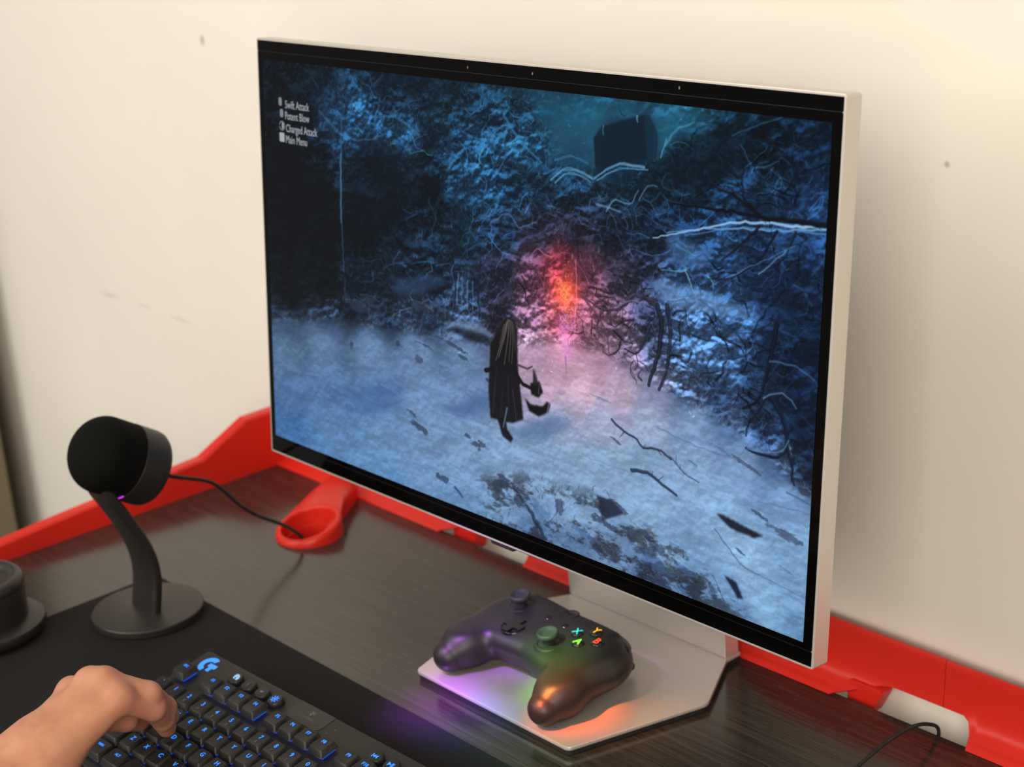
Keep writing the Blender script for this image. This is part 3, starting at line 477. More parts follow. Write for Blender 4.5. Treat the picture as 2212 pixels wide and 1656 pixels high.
def paint_screen():
    YY, XX = np.mgrid[0:SH, 0:SW].astype(np.float32)
    # broad colours of the scene: (x, y, r, g, b)
    CP = np.array(CONTROL, np.float32)
    low = np.zeros((59, 104, 3), np.float32)
    ly, lx = np.mgrid[0:59, 0:104].astype(np.float32) * 10 + 5
    wsum = np.zeros((59, 104), np.float32)
    for x, y, r, g, b in CP:
        d2 = (lx - x) ** 2 + (ly - y) ** 2 + 60
        w = d2 ** -1.9
        low += w[..., None] * np.array([r, g, b], np.float32); wsum += w
    low /= wsum[..., None]
    yi = np.clip((YY[:, 0] - 5) / 10, 0, 57.99); xi = np.clip((XX[0] - 5) / 10, 0, 102.99)
    y0 = yi.astype(int); x0 = xi.astype(int); fy = (yi - y0)[:, None, None]; fx = (xi - x0)[None, :, None]
    img = (low[y0][:, x0] * (1 - fx) + low[y0][:, x0 + 1] * fx) * (1 - fy) + (low[y0 + 1][:, x0] * (1 - fx) + low[y0 + 1][:, x0 + 1] * fx) * fy
    def poly(pts, soft=1):
        pts = np.array(pts, float); q = 3 * soft + 4
        sl = (slice(int(max(0, pts[:, 1].min() - q)), int(min(SH, pts[:, 1].max() + q))), slice(int(max(0, pts[:, 0].min() - q)), int(min(SW, pts[:, 0].max() + q))))
        Y = YY[sl]; X = XX[sl]; m = np.zeros(Y.shape, bool)
        x1, y1 = pts[-1]
        for x2, y2 in pts:
            if y1 != y2: m ^= ((Y < y1) != (Y < y2)) & (X < (x2 - x1) * (Y - y1) / (y2 - y1) + x1)
            x1, y1 = x2, y2
        return _blur(m.astype(np.float32), soft), sl
    def full(ms):
        f = np.zeros((SH, SW), np.float32); f[ms[1]] = ms[0]; return f
    scratch = np.zeros((SH, SW), np.float32)
    def line(pts, w0, w1=None, soft=.8, big=False):
        w1 = w0 if w1 is None else w1; m = np.zeros((SH, SW), np.float32) if big else scratch; n = len(pts) - 1
        xs = [p[0] for p in pts]; ys = [p[1] for p in pts]; q = max(w0, w1) + 4
        sl = (slice(int(max(0, min(ys) - q)), int(max(0, min(SH, max(ys) + q + 1)))), slice(int(max(0, min(xs) - q)), int(max(0, min(SW, max(xs) + q + 1)))))
        m[sl] = 0
        for i in range(n):
            (ax, ay), (bx, by) = pts[i], pts[i + 1]
            ra = w0 + (w1 - w0) * i / n; rb = w0 + (w1 - w0) * (i + 1) / n; R_ = max(ra, rb) + 3
            xa, xb = int(max(0, min(ax, bx) - R_)), int(min(SW, max(ax, bx) + R_ + 1)); ya, yb = int(max(0, min(ay, by) - R_)), int(min(SH, max(ay, by) + R_ + 1))
            if xa >= xb or ya >= yb: continue
            X = XX[ya:yb, xa:xb]; Y = YY[ya:yb, xa:xb]; dx, dy = bx - ax, by - ay
            t = np.clip(((X - ax) * dx + (Y - ay) * dy) / (dx * dx + dy * dy + 1e-6), 0, 1)
            d = np.hypot(X - ax - t * dx, Y - ay - t * dy) - (ra + (rb - ra) * t)
            m[ya:yb, xa:xb] = np.maximum(m[ya:yb, xa:xb], np.clip(.5 - d / (2 * soft), 0, 1))
        return m[sl], sl
    def put(m, col, a=1.0):
        m, sl = m if isinstance(m, tuple) else (m, (slice(None), slice(None)))
        k = (m * a)[..., None]; img[sl] = img[sl] * (1 - k) + np.array(col, np.float32) * k
    rs = np.random.RandomState(5)
    snow = full(poly(SNOW, 5))
    # rocks, roots and undergrowth: soft lumps first, then thousands of short crinkled strokes
    big = _fbm(1, 14, 9, 4, .6); rid = _fbm(2, 46, 34, 4, .7, True); fine = _fbm(3, 190, 130, 3, .8); ang = _fbm(9, 9, 7, 3, .5); pit = _fbm(6, 60, 60, 4, .65)
    h = _fbm(21, 26, 20, 5, .62); gy = np.gradient(_blur(h, 1), axis=0) * 26; gx = np.gradient(_blur(h, 1), axis=1) * 26
    lit = np.clip(.5 + 1.5 * gy + .7 * gx, 0, 1.25)
    rock = .56 + .70 * lit ** 1.5 * np.clip((big - .22) / .36, .25, 1.2) + .5 * (fine - .5)
    calm = full(poly(CALM, 14))
    rock = rock * (1 - .8 * calm) + .9 * calm
    # snow: long soft drifts with faint streaks
    dr = _fbm(4, 10, 22, 5, .62); st = _fbm(7, 30, 150, 3, .7)
    sn = .93 + .16 * (dr - .5) + .10 * (pit - .5) + .14 * (st - .5) + .12 * (fine - .5) + .10 * (lit - .5)
    img = img * (rock * (1 - snow) + sn * snow)[..., None]
    base = img.copy()
    def crinkle(n, test, kmin, kmax, dark, L0, L1, wmax, al):
        for _ in range(n):
            x, y = rs.rand() * SW, rs.rand() * SH
            if not test(int(x), int(y)): continue
            a = ang[int(y), int(x)] * 9 + rs.randn() * .5; L = L0 + (L1 - L0) * rs.rand(); c = rs.randn() * .5
            b = base[int(y), int(x)]; k = dark if rs.rand() < .5 else kmin + (kmax - kmin) * rs.rand() ** 2
            p1 = (x + L * math.cos(a), y + L * math.sin(a) * .8); a += c; p2 = (p1[0] + L * math.cos(a), p1[1] + L * math.sin(a) * .8)
            col = b * k + (np.array([5, 8, 10]) if k > 1 else 0); m_ = col.max()
            put(line([(x, y), p1, p2], .3 + wmax * rs.rand(), .25), col if m_ < 190 else col * (190 / m_), al)
    crinkle(11000, lambda x, y: snow[y, x] < .45 and calm[y, x] < .5, 1.3, 2.5, .40, 2, 6, .75, .6)
    crinkle(1500, lambda x, y: snow[y, x] > .55, 1.03, 1.16, .80, 2, 8, .5, .45)
    brk = full(poly(BROKEN, 10)); bn = _fbm(31, 26, 30, 5, .68); bm_ = brk * np.clip((bn - .50) / .10, 0, 1)
    img *= (1 - .52 * bm_)[..., None]; img += (bm_ * 6)[..., None] * np.array([1.2, .6, .4]); base = img.copy()
    crinkle(4200, lambda x, y: brk[y, x] > .3, 1.05, 1.5, .42, 2, 6, .9, .6)
    # falling flakes and light hatching
    for _ in range(160):
        x, y = rs.rand() * SW, rs.rand() * SH * .62; L = 1 + rs.rand() * 4; an = rs.rand() * 3
        b = img[int(y), int(x)]; put(line([(x, y), (x + L * math.cos(an), y + L * math.sin(an))], .35), b * 2.0 + 22, .6)
    # crinkled bright twigs on the dark slopes and dark twigs over lit ones
    for (x0, y0, x1, y1, n, bright) in TWIGS:
        for _ in range(n):
            x, y = x0 + rs.rand() * (x1 - x0), y0 + rs.rand() * (y1 - y0); an = rs.rand() * 6.28; pts = [(x, y)]
            for k in range(3 + rs.randint(4)):
                an += rs.randn() * .6; L = 4 + rs.rand() * 9
                x += L * math.cos(an); y += L * math.sin(an) * .8; pts.append((x, y))
            b = img[int(np.clip(pts[0][1], 0, SH - 1)), int(np.clip(pts[0][0], 0, SW - 1))]
            if bright: put(line(pts, 1.1 * rs.rand() + .3, .3), np.minimum(b * 1.5 + np.array([26, 44, 62]), 215), .55)
            else: put(line(pts, 1.3 * rs.rand() + .4, .4), b * .25, .75)
    for pts, col, soft, a in POLYS: put(poly(pts, soft), col, a)
    def organic(pts):
        P_ = [np.array(q, float) for q in pts]; P_ = [2 * P_[0] - P_[1]] + P_ + [2 * P_[-1] - P_[-2]]; out = []
        for i in range(1, len(P_) - 2):
            a, b, c, d = P_[i - 1:i + 3]; n = max(2, int(np.hypot(*(c - b)) / 7))
            for k in range(n):
                t = k / n; out.append(.5 * (2 * b + (c - a) * t + (2 * a - 5 * b + 4 * c - d) * t * t + (3 * b - a - 3 * c + d) * t ** 3) + rs.randn(2) * .7)
        return [tuple(q) for q in out + [P_[-2]]]
    for pts, w0, w1, col, a in LINES:
        q = organic(pts); put(line(q, w0, w1), col, a)
        if max(w0, w1) > 1.1 and len(q) > 4 and sum(col) < 200:
            for _ in range(len(q) // 3):
                x, y = q[rs.randint(len(q))]; an = rs.rand() * 6.28; L = 4 + rs.rand() * 8; put(line([(x, y), (x + L * math.cos(an), y + L * math.sin(an))], .7, .3), col, .7)
            put(line([(x, y - max(w0, w1) * .55) for x, y in q], .45, .35), np.minimum(np.array(col) * 2.6 + 26, 200), .35)
    # rocks breaking through the snow
    for x, y, rx, ry, an, dark in ROCKS:
        ca, sa = math.cos(an), math.sin(an); q = 2.6 * max(rx, ry)
        sl = (slice(int(max(0, y - q)), int(min(SH, y + q))), slice(int(max(0, x - q)), int(min(SW, x + q)))); X = (XX[sl] - x) * ca + (YY[sl] - y) * sa; Y = -(XX[sl] - x) * sa + (YY[sl] - y) * ca
        d = np.sqrt((X / rx) ** 2 + (Y / ry) ** 2) + (pit[sl] - .5) * 1.6 + (fine[sl] - .5) * .9
        m = np.clip((1.0 - d) / .35, 0, 1); put((m, sl), np.array([44, 54, 76]) if dark > .5 else np.array([70, 104, 152]), .25 + .5 * dark if dark > .5 else .6 * dark * 2)
        put((np.clip(1 - np.abs(d - 1.12) / .16, 0, 1) * (Y < 0), sl), (176, 206, 232), .25)
    # red and violet glow
    for x, y, rx, ry, col, a in GLOW:
        g = np.exp(-(((XX - x) / rx) ** 2 + ((YY - y) / ry) ** 2)); img = img * (1 - .25 * (g * a)[..., None]) + (g * a)[..., None] * np.array(col, np.float32)
    gx, gy = SPARK
    for k in range(150):
        y = gy + rs.randn() * 16; x = gx + rs.randn() * 7; an = rs.rand() * 6.28; L = 2 + rs.rand() * 6
        put(line([(x, y), (x + L * math.cos(an), y + L * math.sin(an) * .8)], .5, .3), (255, 120 + rs.randint(90), 70 + rs.randint(60)), .55)
    for k in range(110):
        t = rs.rand(); y = gy + 25 + t * 62; x = gx + 1 + rs.randn() * (8 * (1 - t) + 2); s = 1 if rs.rand() < .5 else -1
        put(line([(x, y), (x + s * (3 + 3 * rs.rand()), y - 4)], .5, .3), (214 + rs.randint(40), 120 + rs.randint(60), 226), .6)
    for pts, col, soft, a in FIGURE_POLYS: put(poly(pts, soft), col, a)
    for pts, w0, w1, col, a in FIGURE_LINES: put(line(pts, w0, w1), col, a)
    img = np.clip(img, 2, 255) / 255.0
    return np.where(img <= .04045, img / 12.92, ((img + .055) / 1.055) ** 2.4)

pic = paint_screen()
AX0, AX1, AZ0, AZ1 = -.2988, .2988, .0170, .3531
iy, ix = np.mgrid[0:SH, 0:SW]
px = AX0 + (AX1 - AX0) * (ix + .5) / SW; pz = AZ1 - (AZ1 - AZ0) * (iy + .5) / SH
vv = np.stack([px, MY + math.sin(TILT) * pz + math.cos(TILT) * -.0006, MZ + math.cos(TILT) * pz - math.sin(TILT) * -.0006], -1).reshape(-1, 3)
vid = (iy * SW + ix)
qd = np.stack([vid[1:, :-1], vid[1:, 1:], vid[:-1, 1:], vid[:-1, :-1]], -1).reshape(-1, 4)
me = bpy.data.meshes.new('display'); me.vertices.add(len(vv)); me.vertices.foreach_set('co', vv.astype(np.float32).ravel())
me.loops.add(qd.size); me.loops.foreach_set('vertex_index', qd.astype(np.int32).ravel()); me.polygons.add(len(qd)); me.polygons.foreach_set('loop_start', np.arange(0, qd.size, 4, dtype=np.int32))
me.update(); me.validate()
ca = me.color_attributes.new('picture', 'FLOAT_COLOR', 'POINT'); ca.data.foreach_set('color', np.concatenate([pic.reshape(-1, 3), np.ones((SW * SH, 1))], 1).astype(np.float32).ravel())
dm = mat('display_picture', (.001, .001, .001), .07, spec=.06); dn = dm.node_tree; at = dn.nodes.new('ShaderNodeAttribute'); at.attribute_name = 'picture'
dn.links.new(at.outputs['Color'], dn.nodes['Principled BSDF'].inputs['Emission Color']); dn.nodes['Principled BSDF'].inputs['Emission Strength'].default_value = 2 ** -EXPOSURE
me.materials.append(dm); disp = link(bpy.data.objects.new('display', me), mon)
# captions on the picture
capm = mat('caption_glow', (.01, .01, .01), .4, emit=(.32, .36, .40), es=1.0)
capd = mat('caption_dim', (.01, .01, .01), .4, emit=(.16, .19, .22), es=1.0)
def on_panel(me_src, x, z, d, name, m=None):
    me2 = me_src.copy()
    for v in me2.vertices: v.co = mp(Vector((x + v.co.x, z + v.co.y, d - v.co.z)))
    return link(bpy.data.objects.new(name, me2), disp)
def caption(s, x, z, size, m):
    t = text_mesh(s, size, m, .00003).copy()
    for v in t.vertices: v.co.x *= .74
    mn = min(v.co.x for v in t.vertices); on_panel(t, x - mn, z, -.0009, 'caption')
def arcpoly_(r0, r1, cx, cy):
    a = [math.radians(-170 + 340 * k / 20) for k in range(21)]
    return [(cx + r1 * math.cos(t), cy + r1 * math.sin(t)) for t in a] + [(cx + r0 * math.cos(t), cy + r0 * math.sin(t)) for t in a[::-1]]
caption('Swift Attack', -0.2663, 0.3169, 0.0094, capm)
caption('Potent Blow', -0.2668, 0.3075, 0.0094, capm)
caption('Charged Attack', -0.2660, 0.2970, 0.0094, capm)
caption('Main Menu', -0.2666, 0.2876, 0.0094, capm)
CAPI0 = (-0.2736, 0.3190)
CAPI1 = (-0.2721, 0.3094)
CAPI2 = (-0.2720, 0.2988)
CAPI3 = (-0.2726, 0.2890)
for ci, (cx_, cz_) in enumerate((CAPI0, CAPI1, CAPI2, CAPI3)):
    if ci < 2: pl = rounded(rect(cx_ - .0022, cz_ - .0035, cx_ + .0022, cz_ + .0035), .0018, 3); bmobj('caption_icon', bm_prism(pl, -.00095, -.0007, 0, 1, mp), capd, disp)
    elif ci == 2: bmobj('caption_icon', bm_prism(arcpoly_(.0032, .0040, cx_, cz_), -.00095, -.0007, 0, 1, mp), capd, disp); bmobj('caption_icon', bm_prism(rounded(rect(cx_ + .0002, cz_ - .0026, cx_ + .0020, cz_ + .0026), .0008, 3), -.00095, -.0007, 0, 1, mp), capm, disp)
    else: bmobj('caption_icon', bm_prism(rounded(rect(cx_ - .0034, cz_ - .0038, cx_ + .0034, cz_ + .0038), .0008, 3), -.00095, -.0007, 0, 1, mp), capm, disp)

# ================================================================== game controller
cy_ = math.radians(-3); cm = Matrix.Translation((-.1440, -.0825, .0081)) @ Matrix.Rotation(cy_, 4, 'Z')
ctl = empty('game_controller', 'black game controller with coloured face buttons resting on the monitor stand', 'game controller', mw=cm)
def ctl_sdf(X, Y, Z):
    aX = np.abs(X)
    top = .0435 + .02 * np.clip(-(Y - .03) / .09, -.3, 1) * -1 - .16 * np.clip(aX - .045, 0, 1) - 2.2 * np.clip(-.02 - Y, 0, 1) * np.clip(-.02 - Y, 0, 1) * 4
    body = ell(aX, Y, Z, (.0, .013, .026), (.066, .034, .0205))
    sh = ell(aX, Y, Z, (.043, .013, .026), (.0325, .033, .021))
    d = smin(body, sh, .018)
    box = np.maximum(np.maximum(np.abs(X) - .05, np.abs(Y - .014) - .025), np.abs(Z - .027) - .0165) - .0015
    d = smin(d, box, .006)
    g = cone(aX, Y, Z, (.050, .006, .026), (.0590, -.0300, .0205), .0225, .0200)
    g2 = cone(aX, Y, Z, (.0590, -.0300, .0205), (.0610, -.0480, .0150), .0200, .0138)
    g = smin(g, g2, .006)
    d = smin(d, g, .006)
    cap = (Z - .0425 - .10 * (Y - .01)) * .99          # gently sloping face
    d = -smin(-d, -cap, .005)
    return d
V, F = surface_nets(ctl_sdf, (-.086, -.068, -.002), (.086, .056, .055), .0014)
V = np.array(V)
meshobj('shell', V, F, M['ctl'], ctl, smooth=True)
def face_z(x, y): return .0425 + .10 * (y - .01) - .0012
slope = Matrix.Rotation(math.atan(.10), 4, 'X')
def cplace(x, y, dz=0): return Matrix.Translation((x, y, face_z(x, y) + dz)) @ slope
def lobj(name, prof, mw, m, parent, seg=32, auto=40):
    V_, F_ = lathe(prof, seg, mw); return meshobj(name, V_, F_, m, parent, auto=auto)
LS, RSK, DP, AB = (-.0450, .0190), (.0195, -.0060), (-.0235, -.0070), (.0400, .0170)
for x, y in (LS, RSK):
    s = lobj('thumbstick', [(0, .0104), (.0040, .0100), (.0062, .0106), (.0074, .0118), (.0082, .0119), (.0090, .0108), (.0090, .0088), (.0080, .0071), (.0055, .0055), (.0045, .003), (.0045, -.004)], cplace(x, y), M['stickcap'], ctl)
    lobj('stick_ring', [(.0090, -.004), (.0092, .0005), (.0100, .0016), (.0116, .0014), (.0126, .0), (.0130, -.003)], cplace(x, y), M['ctl'], s)
    lobj('stick_well', [(.0094, .0003), (0, -.0002)], cplace(x, y), M['gloss'], s)
dp = lobj('directional_pad', [(.0118, -.003), (.0118, .0004), (.0112, .0012), (.0095, .0010), (.006, .0002), (0, 0)], cplace(*DP), M['gloss'], ctl)
bm = bm_prism(rounded([(-.0036, -.0108), (.0036, -.0108), (.0036, -.0036), (.0108, -.0036), (.0108, .0036), (.0036, .0036), (.0036, .0108), (-.0036, .0108), (-.0036, .0036), (-.0108, .0036), (-.0108, -.0036), (-.0036, -.0036)], .0008, 2), -.001, .0032, .0007, 2)
for v in bm.verts: v.co = cplace(*DP) @ v.co
bmobj('pad_cross', bm, M['gloss'], dp)
for dx, dy, ch, col in ((0, -.0098, 'A', (.25, .85, .05)), (.0120, 0, 'B', (1.0, .06, .03)), (-.0120, 0, 'X', (.03, .55, .62)), (0, .0100, 'Y', (1.0, .52, .02))):
    bt = lobj('face_button', [(.0052, -.003), (.0052, .0022), (.0046, .0030), (.0030, .0034), (0, .0035)], cplace(AB[0] + dx, AB[1] + dy), M['gloss'], ctl, 24)
    lm = mat('button_letter_' + ch.lower(), col, .35, emit=col, es=.55); t = text_mesh(ch, .0098, lm, .0003).copy()
    for v in t.vertices: v.co = cplace(AB[0] + dx, AB[1] + dy, .0034) @ v.co
    link(bpy.data.objects.new('letter', t), bt)
for x, y in ((-.0105, .0195), (.0105, .0195)): lobj('menu_button', [(.0034, -.002), (.0034, .0010), (.0028, .0016), (0, .0017)], cplace(x, y), M['gloss'], ctl, 20)
lobj('share_button', [(.0030, -.002), (.0030, .0004), (.0024, .0008), (0, .0009)], cplace(0, .0115), M['ctl'], ctl, 20)
lobj('guide_button', [(.0078, -.003), (.0078, .0006), (.0066, .0011), (.0060, .0007), (0, .0008)], cplace(0, .0345, -.0005), M['gloss'], ctl, 28)
for s in (-1, 1):
    V, F = surface_nets(lambda X, Y, Z: smin(ell(X, Y, Z, (s * .046, .040, .021), (.0150, .0140, .0130)), cone(X, Y, Z, (s * .046, .044, .016), (s * .050, .053, .008), .009, .0045), .006), (s * .046 - .02, .02, .0), (s * .046 + .02, .062, .042), .0014)
    meshobj('trigger', V, F, M['ctl'], ctl, smooth=True)
    V, F = surface_nets(lambda X, Y, Z: np.maximum(ell(X, Y, Z, (s * .043, .030, .0345), (.0285, .0190, .0070)), .028 - Z), (s * .043 - .034, .004, .02), (s * .043 + .034, .056, .046), .0014)
    meshobj('bumper', V, F, M['gloss'], ctl, smooth=True)
bmobj('port_recess', bm_box((-.017, -.0165, .0195), (.017, -.006, .0275), .001), M['gloss'], ctl)
bmobj('port_contact', bm_box((-.006, -.0171, .0212), (.006, -.0160, .0236), .0004), M['gold'], ctl)

# ================================================================== keyboard
ku = Vector((0.99937639, 0.03531054, 0)); kv = Vector((-0.03479885, 0.98489436, 0.16962355)); kn = Vector((0.0059895, -0.16951777, 0.98550893)); ko = Vector((-0.33005147, -0.32645234, 0.03617741))
KM = Matrix(((ku.x, kv.x, kn.x, ko.x), (ku.y, kv.y, kn.y, ko.y), (ku.z, kv.z, kn.z, ko.z), (0, 0, 0, 1)))
kb = empty('keyboard', 'black low-profile keyboard with glowing blue key legends under the hand', 'keyboard', mw=KM)
PL = -.0085
bmobj('body', bm_prism(rounded(rect(-.0150, -.0935, .3530, .0545), .0035, 5), PL - .0075, PL, .0012, 2), M['kbody'], kb)
for x in (.03, .30): bmobj('foot', bm_box((x - .02, .030, PL - .0235), (x + .02, .038, PL - .0070), .001, 1), M['rubber'], kb)
U = .01905; OX, OY = -.0022, -.0016
_cap = {}
def keycap(wd):
    if wd not in _cap:
        hx, hy = wd * U / 2 - .0007, U / 2 - .0007; bm = bmesh.new(); nx, ny = 6, 6
        rows = []
        ring0 = rounded(rect(-hx, -hy, hx, hy), .0012, 2); ring1 = rounded(rect(-hx + .0006, -hy + .0006, hx - .0006, hy - .0006), .0013, 2)
        ring2 = rounded(rect(-hx + .0016, -hy + .0022, hx - .0016, hy - .0012), .0018, 2); ring3 = rounded(rect(-hx + .0022, -hy + .0028, hx - .0022, hy - .0018), .0016, 2); ring4 = rounded(rect(-hx + .0055, -hy + .006, hx - .0055, hy - .005), .001, 2)
        for rg, z in ((ring0, -.0050), (ring1, -.0042), (ring2, -.0005), (ring3, 0.0), (ring4, -.0005)): rows.append([bm.verts.new((x, y, z)) for x, y in rg])
        n = len(ring0)
        for a, c in zip(rows, rows[1:]):
            for k in range(n): bm.faces.new((a[k], a[(k + 1) % n], c[(k + 1) % n], c[k]))
        bm.faces.new(rows[-1]); bm.faces.new(rows[0][::-1])
        bmesh.ops.recalc_face_normals(bm, faces=bm.faces); me_ = bpy.data.meshes.new('key'); bm.to_mesh(me_); bm.free(); me_.materials.append(M['keycap']); me_.shade_smooth(); me_.set_sharp_from_angle(angle=math.radians(32)); _cap[wd] = me_
    return _cap[wd]
bmx = bm_box((-.0066, -.0066, PL + .0002), (.0066, .0066, -.0052), .0005, 1); sw_me = bpy.data.meshes.new('switch'); bmx.to_mesh(sw_me); bmx.free(); sw_me.materials.append(M['switch'])
def key(col, row_v, wd, s, sec=None, size=None):
    k = link(bpy.data.objects.new('key', keycap(wd)), kb); k.location = (col * U + OX, row_v + OY, 0)
    o = link(bpy.data.objects.new('switch', sw_me), k)
    if s:
        t = link(bpy.data.objects.new('legend', text_mesh(s, size or (.0058 if len(s) == 1 else .0048 if len(s) == 2 else .0034), M['legend'], .00012)), k); t.location = (.0003, .0026, .00005)
    if sec:
        t = link(bpy.data.objects.new('print', text_mesh(sec, .0036, M['grey_print'], .0001)), k); t.location = (.0003, -.0026, -.0002)
FV = 1.2415 * U
key(0, FV, 1, 'ESC')
for i in range(12): key((2, 3, 4, 5, 6.5, 7.5, 8.5, 9.5, 11, 12, 13, 14)[i], FV, 1, 'F%d' % (i + 1), None, .0044)
for i, s in enumerate(("PRT", "SCR", "BRK")): key(15.25 + i, FV, 1, s)
for i, (s, e) in enumerate(zip('`1234567890-=', '~!@#$%^&*()_+')): key(i, 0, 1, s, e)
key(13.5, 0, 2, 'BACK')
for i, s in enumerate(('INS', 'HM', 'PU')): key(15.25 + i, 0, 1, s)
key(.25, -U, 1.5, 'TAB')
for i, s in enumerate('QWERTYUIOP[]'): key(1.5 + i, -U, 1, s)
key(13.75, -U, 1.5, '\\')
for i, s in enumerate(('DEL', 'END', 'PD')): key(15.25 + i, -U, 1, s)
key(.375, -2 * U, 1.75, 'CAPS')
for i, s in enumerate("ASDFGHJKL;'"): key(1.75 + i, -2 * U, 1, s, '_' if s in 'FJ' else None)
key(13.125, -2 * U, 2.25, 'ENTER')
key(.625, -3 * U, 2.25, 'SHIFT')
for i, s in enumerate('ZXCVBNM,./'): key(2.25 + i, -3 * U, 1, s)
key(12.875, -3 * U, 2.75, 'SHIFT'); key(16.25, -3 * U, 1, '^')
for c_, w_, s in ((.125, 1.25, 'CTRL'), (1.375, 1.25, 'WIN'), (2.625, 1.25, 'ALT'), (6.375, 6.25, None), (10.125, 1.25, 'ALT'), (11.375, 1.25, 'FN'), (12.625, 1.25, 'MENU'), (13.875, 1.25, 'CTRL')): key(c_, -4 * U, w_, s)
for i, s in enumerate('<v>'): key(15.25 + i, -4 * U, 1, s)
def kobj(name, bm, m, parent=None, auto=35): return bmobj(name, bm, m, parent or kb, auto)
def icon(parent, polys, m, z):
    for pts in polys: kobj('icon', bm_prism(pts, z, z + .0002), m, parent)
def arcpoly(r0, r1, a0, a1, cx=0, cy=0, n=14):
    a = [math.radians(a0 + (a1 - a0) * k / n) for k in range(n + 1)]
    return [(cx + r1 * math.cos(t), cy + r1 * math.sin(t)) for t in a] + [(cx + r0 * math.cos(t), cy + r0 * math.sin(t)) for t in a[::-1]]
def shift(pts, x, y): return [(a + x, b_ + y) for a, b_ in pts]
def round_key(x, y, kind, lit):
    r = lobj('round_key', [(.0068, -.0002), (.0068, .0036), (.0060, .0046), (.0045, .0048), (0, .0045)], Matrix.Translation((x, y, PL)), M['keycap'], kb, 32)
    z = PL + .00485; m = {2: M['legend'], 3: M['legend_white'], 0: M['grey_print']}[lit]
    if kind == 'sun': icon(r, [shift([(.0010 * math.cos(t), .0010 * math.sin(t)) for t in [k * .7 for k in range(9)]], x, y)] + [shift([(math.cos(a) * .0016 - math.sin(a) * .0004, math.sin(a) * .0016 + math.cos(a) * .0004), (math.cos(a) * .0016 + math.sin(a) * .0004, math.sin(a) * .0016 - math.cos(a) * .0004), (math.cos(a) * .0036 + math.sin(a) * .0004, math.sin(a) * .0036 - math.cos(a) * .0004), (math.cos(a) * .0036 - math.sin(a) * .0004, math.sin(a) * .0036 + math.cos(a) * .0004)], x, y) for a in [k * math.pi / 4 for k in range(8)]], m, z)
    if kind == 'wave': icon(r, [arcpoly(.0008, .0016, 20, 300, x, y), arcpoly(.0022, .0029, -40, 150, x, y), arcpoly(.0034, .0040, -30, 120, x, y)], m, z)
    if kind == 'dot': icon(r, [shift([(.0004, -.0022), (.0010, -.0012), (-.0002, .0022), (-.0008, .0010)], x, y)], m, z)
    if kind == 'pad': icon(r, [shift(rounded(rect(-.0020, -.0010, .0020, .0012), .0009, 3), x, y)], m, z)
    if kind == 'prev': icon(r, [shift([(-.0028, -.0018), (-.0021, -.0018), (-.0021, .0018), (-.0028, .0018)], x, y), shift([(-.0020, 0), (.0004, -.0018), (.0004, .0018)], x, y), shift([(.0004, 0), (.0028, -.0018), (.0028, .0018)], x, y)], m, z)
    if kind == 'play': icon(r, [shift([(-.0028, -.0020), (.0004, 0), (-.0028, .0020)], x, y), shift(rect(.0008, -.0020, .0015, .0020), x, y), shift(rect(.0021, -.0020, .0028, .0020), x, y)], m, z)
    if kind == 'next': icon(r, [shift([(.0028, -.0018), (.0028, .0018), (.0021, .0018), (.0021, -.0018)], x, y), shift([(.0020, 0), (-.0004, .0018), (-.0004, -.0018)], x, y), shift([(-.0004, 0), (-.0028, .0018), (-.0028, -.0018)], x, y)], m, z)
for x, kd, lit in ((.0443, 'wave', 3), (.0621, 'dot', 0), (.0801, 'pad', 0), (.0975, 'sun', 2)): round_key(x, .0398, kd, lit)
for x, kd in ((.2218, 'prev'), (.2396, 'play'), (.2574, 'next'), (.2752, 'prev')): round_key(x, .0376, kd, 2)
lg = kobj('logo', bm_prism(arcpoly(.0046, .0094, 62, 262, .0030, .0415, 24), PL, PL + .0003), M['legend_bright'])
kobj('logo_bar', bm_prism([(.0030, .0440), (.0124, .0440), (.0124, .0398), (.0096, .0398), (.0096, .0352), (.0058, .0352), (.0058, .0400), (.0030, .0400)], PL, PL + .0003), M['legend_bright'], lg)
ip = kobj('inset_plate', bm_prism(rounded(rect(.1130, .0345, .1555, .0541), [.006, .006, .001, .001], 4), PL, PL + .0004, .0001, 1), M['kplate'])
t = link(bpy.data.objects.new('print', text_mesh('LIGHTSPEED', .0034, M['grey_print'], .0001)), ip); t.location = (.1345, .0412, PL + .0005)
icon(ip, [arcpoly(.0006, .0018, 0, 300, .1345, .0468), arcpoly(.0024, .0030, -20, 140, .1345, .0468)], M['grey_print'], PL + .0004)
for x, y in ((.166, .044), (.163, .038)): kobj('indicator', bm_prism(rect(x - .0008, y - .0003, x + .0008, y + .0003), PL, PL + .0002), M['grey_print'])

# ================================================================== microphone
mx_, my_ = -.509, -.2385
mic = empty('desk_microphone', 'black cylindrical desk microphone on a curved arm and round base', 'microphone', (mx_, my_, PADZ))
V, F = lathe([(0, .0), (.0500, .0), (.0512, .001), (.0512, .0062), (.0505, .0072), (.0492, .0076), (0, .0076)], 72); meshobj('base', V, F, M['micbase'], mic, auto=30)
def ml(p): return Vector(p) - Vector((mx_, my_, PADZ))
path = catmull([ml((mx_, y, z)) for y, z in ((-.2400, .0090), (-.2375, .022), (-.2345, .040), (-.2350, .058), (-.2395, .0765), (-.2480, .097), (-.2580, .117), (-.2655, .131), (-.2700, .145))], 8)
sec = rounded(rect(-.0205, -.0050, .0205, .0050), .0040, 4)
V, F = sweep(path, sec, (1, 0, 0)); meshobj('arm', V, F, M['mic'], mic, auto=40)
ax = Vector((0, -.047, .030)).normalized(); hc = ml((mx_, -.2480, .1610)); q = ax.to_track_quat('Z', 'X').to_matrix().to_4x4(); HM = Matrix.Translation(hc) @ q
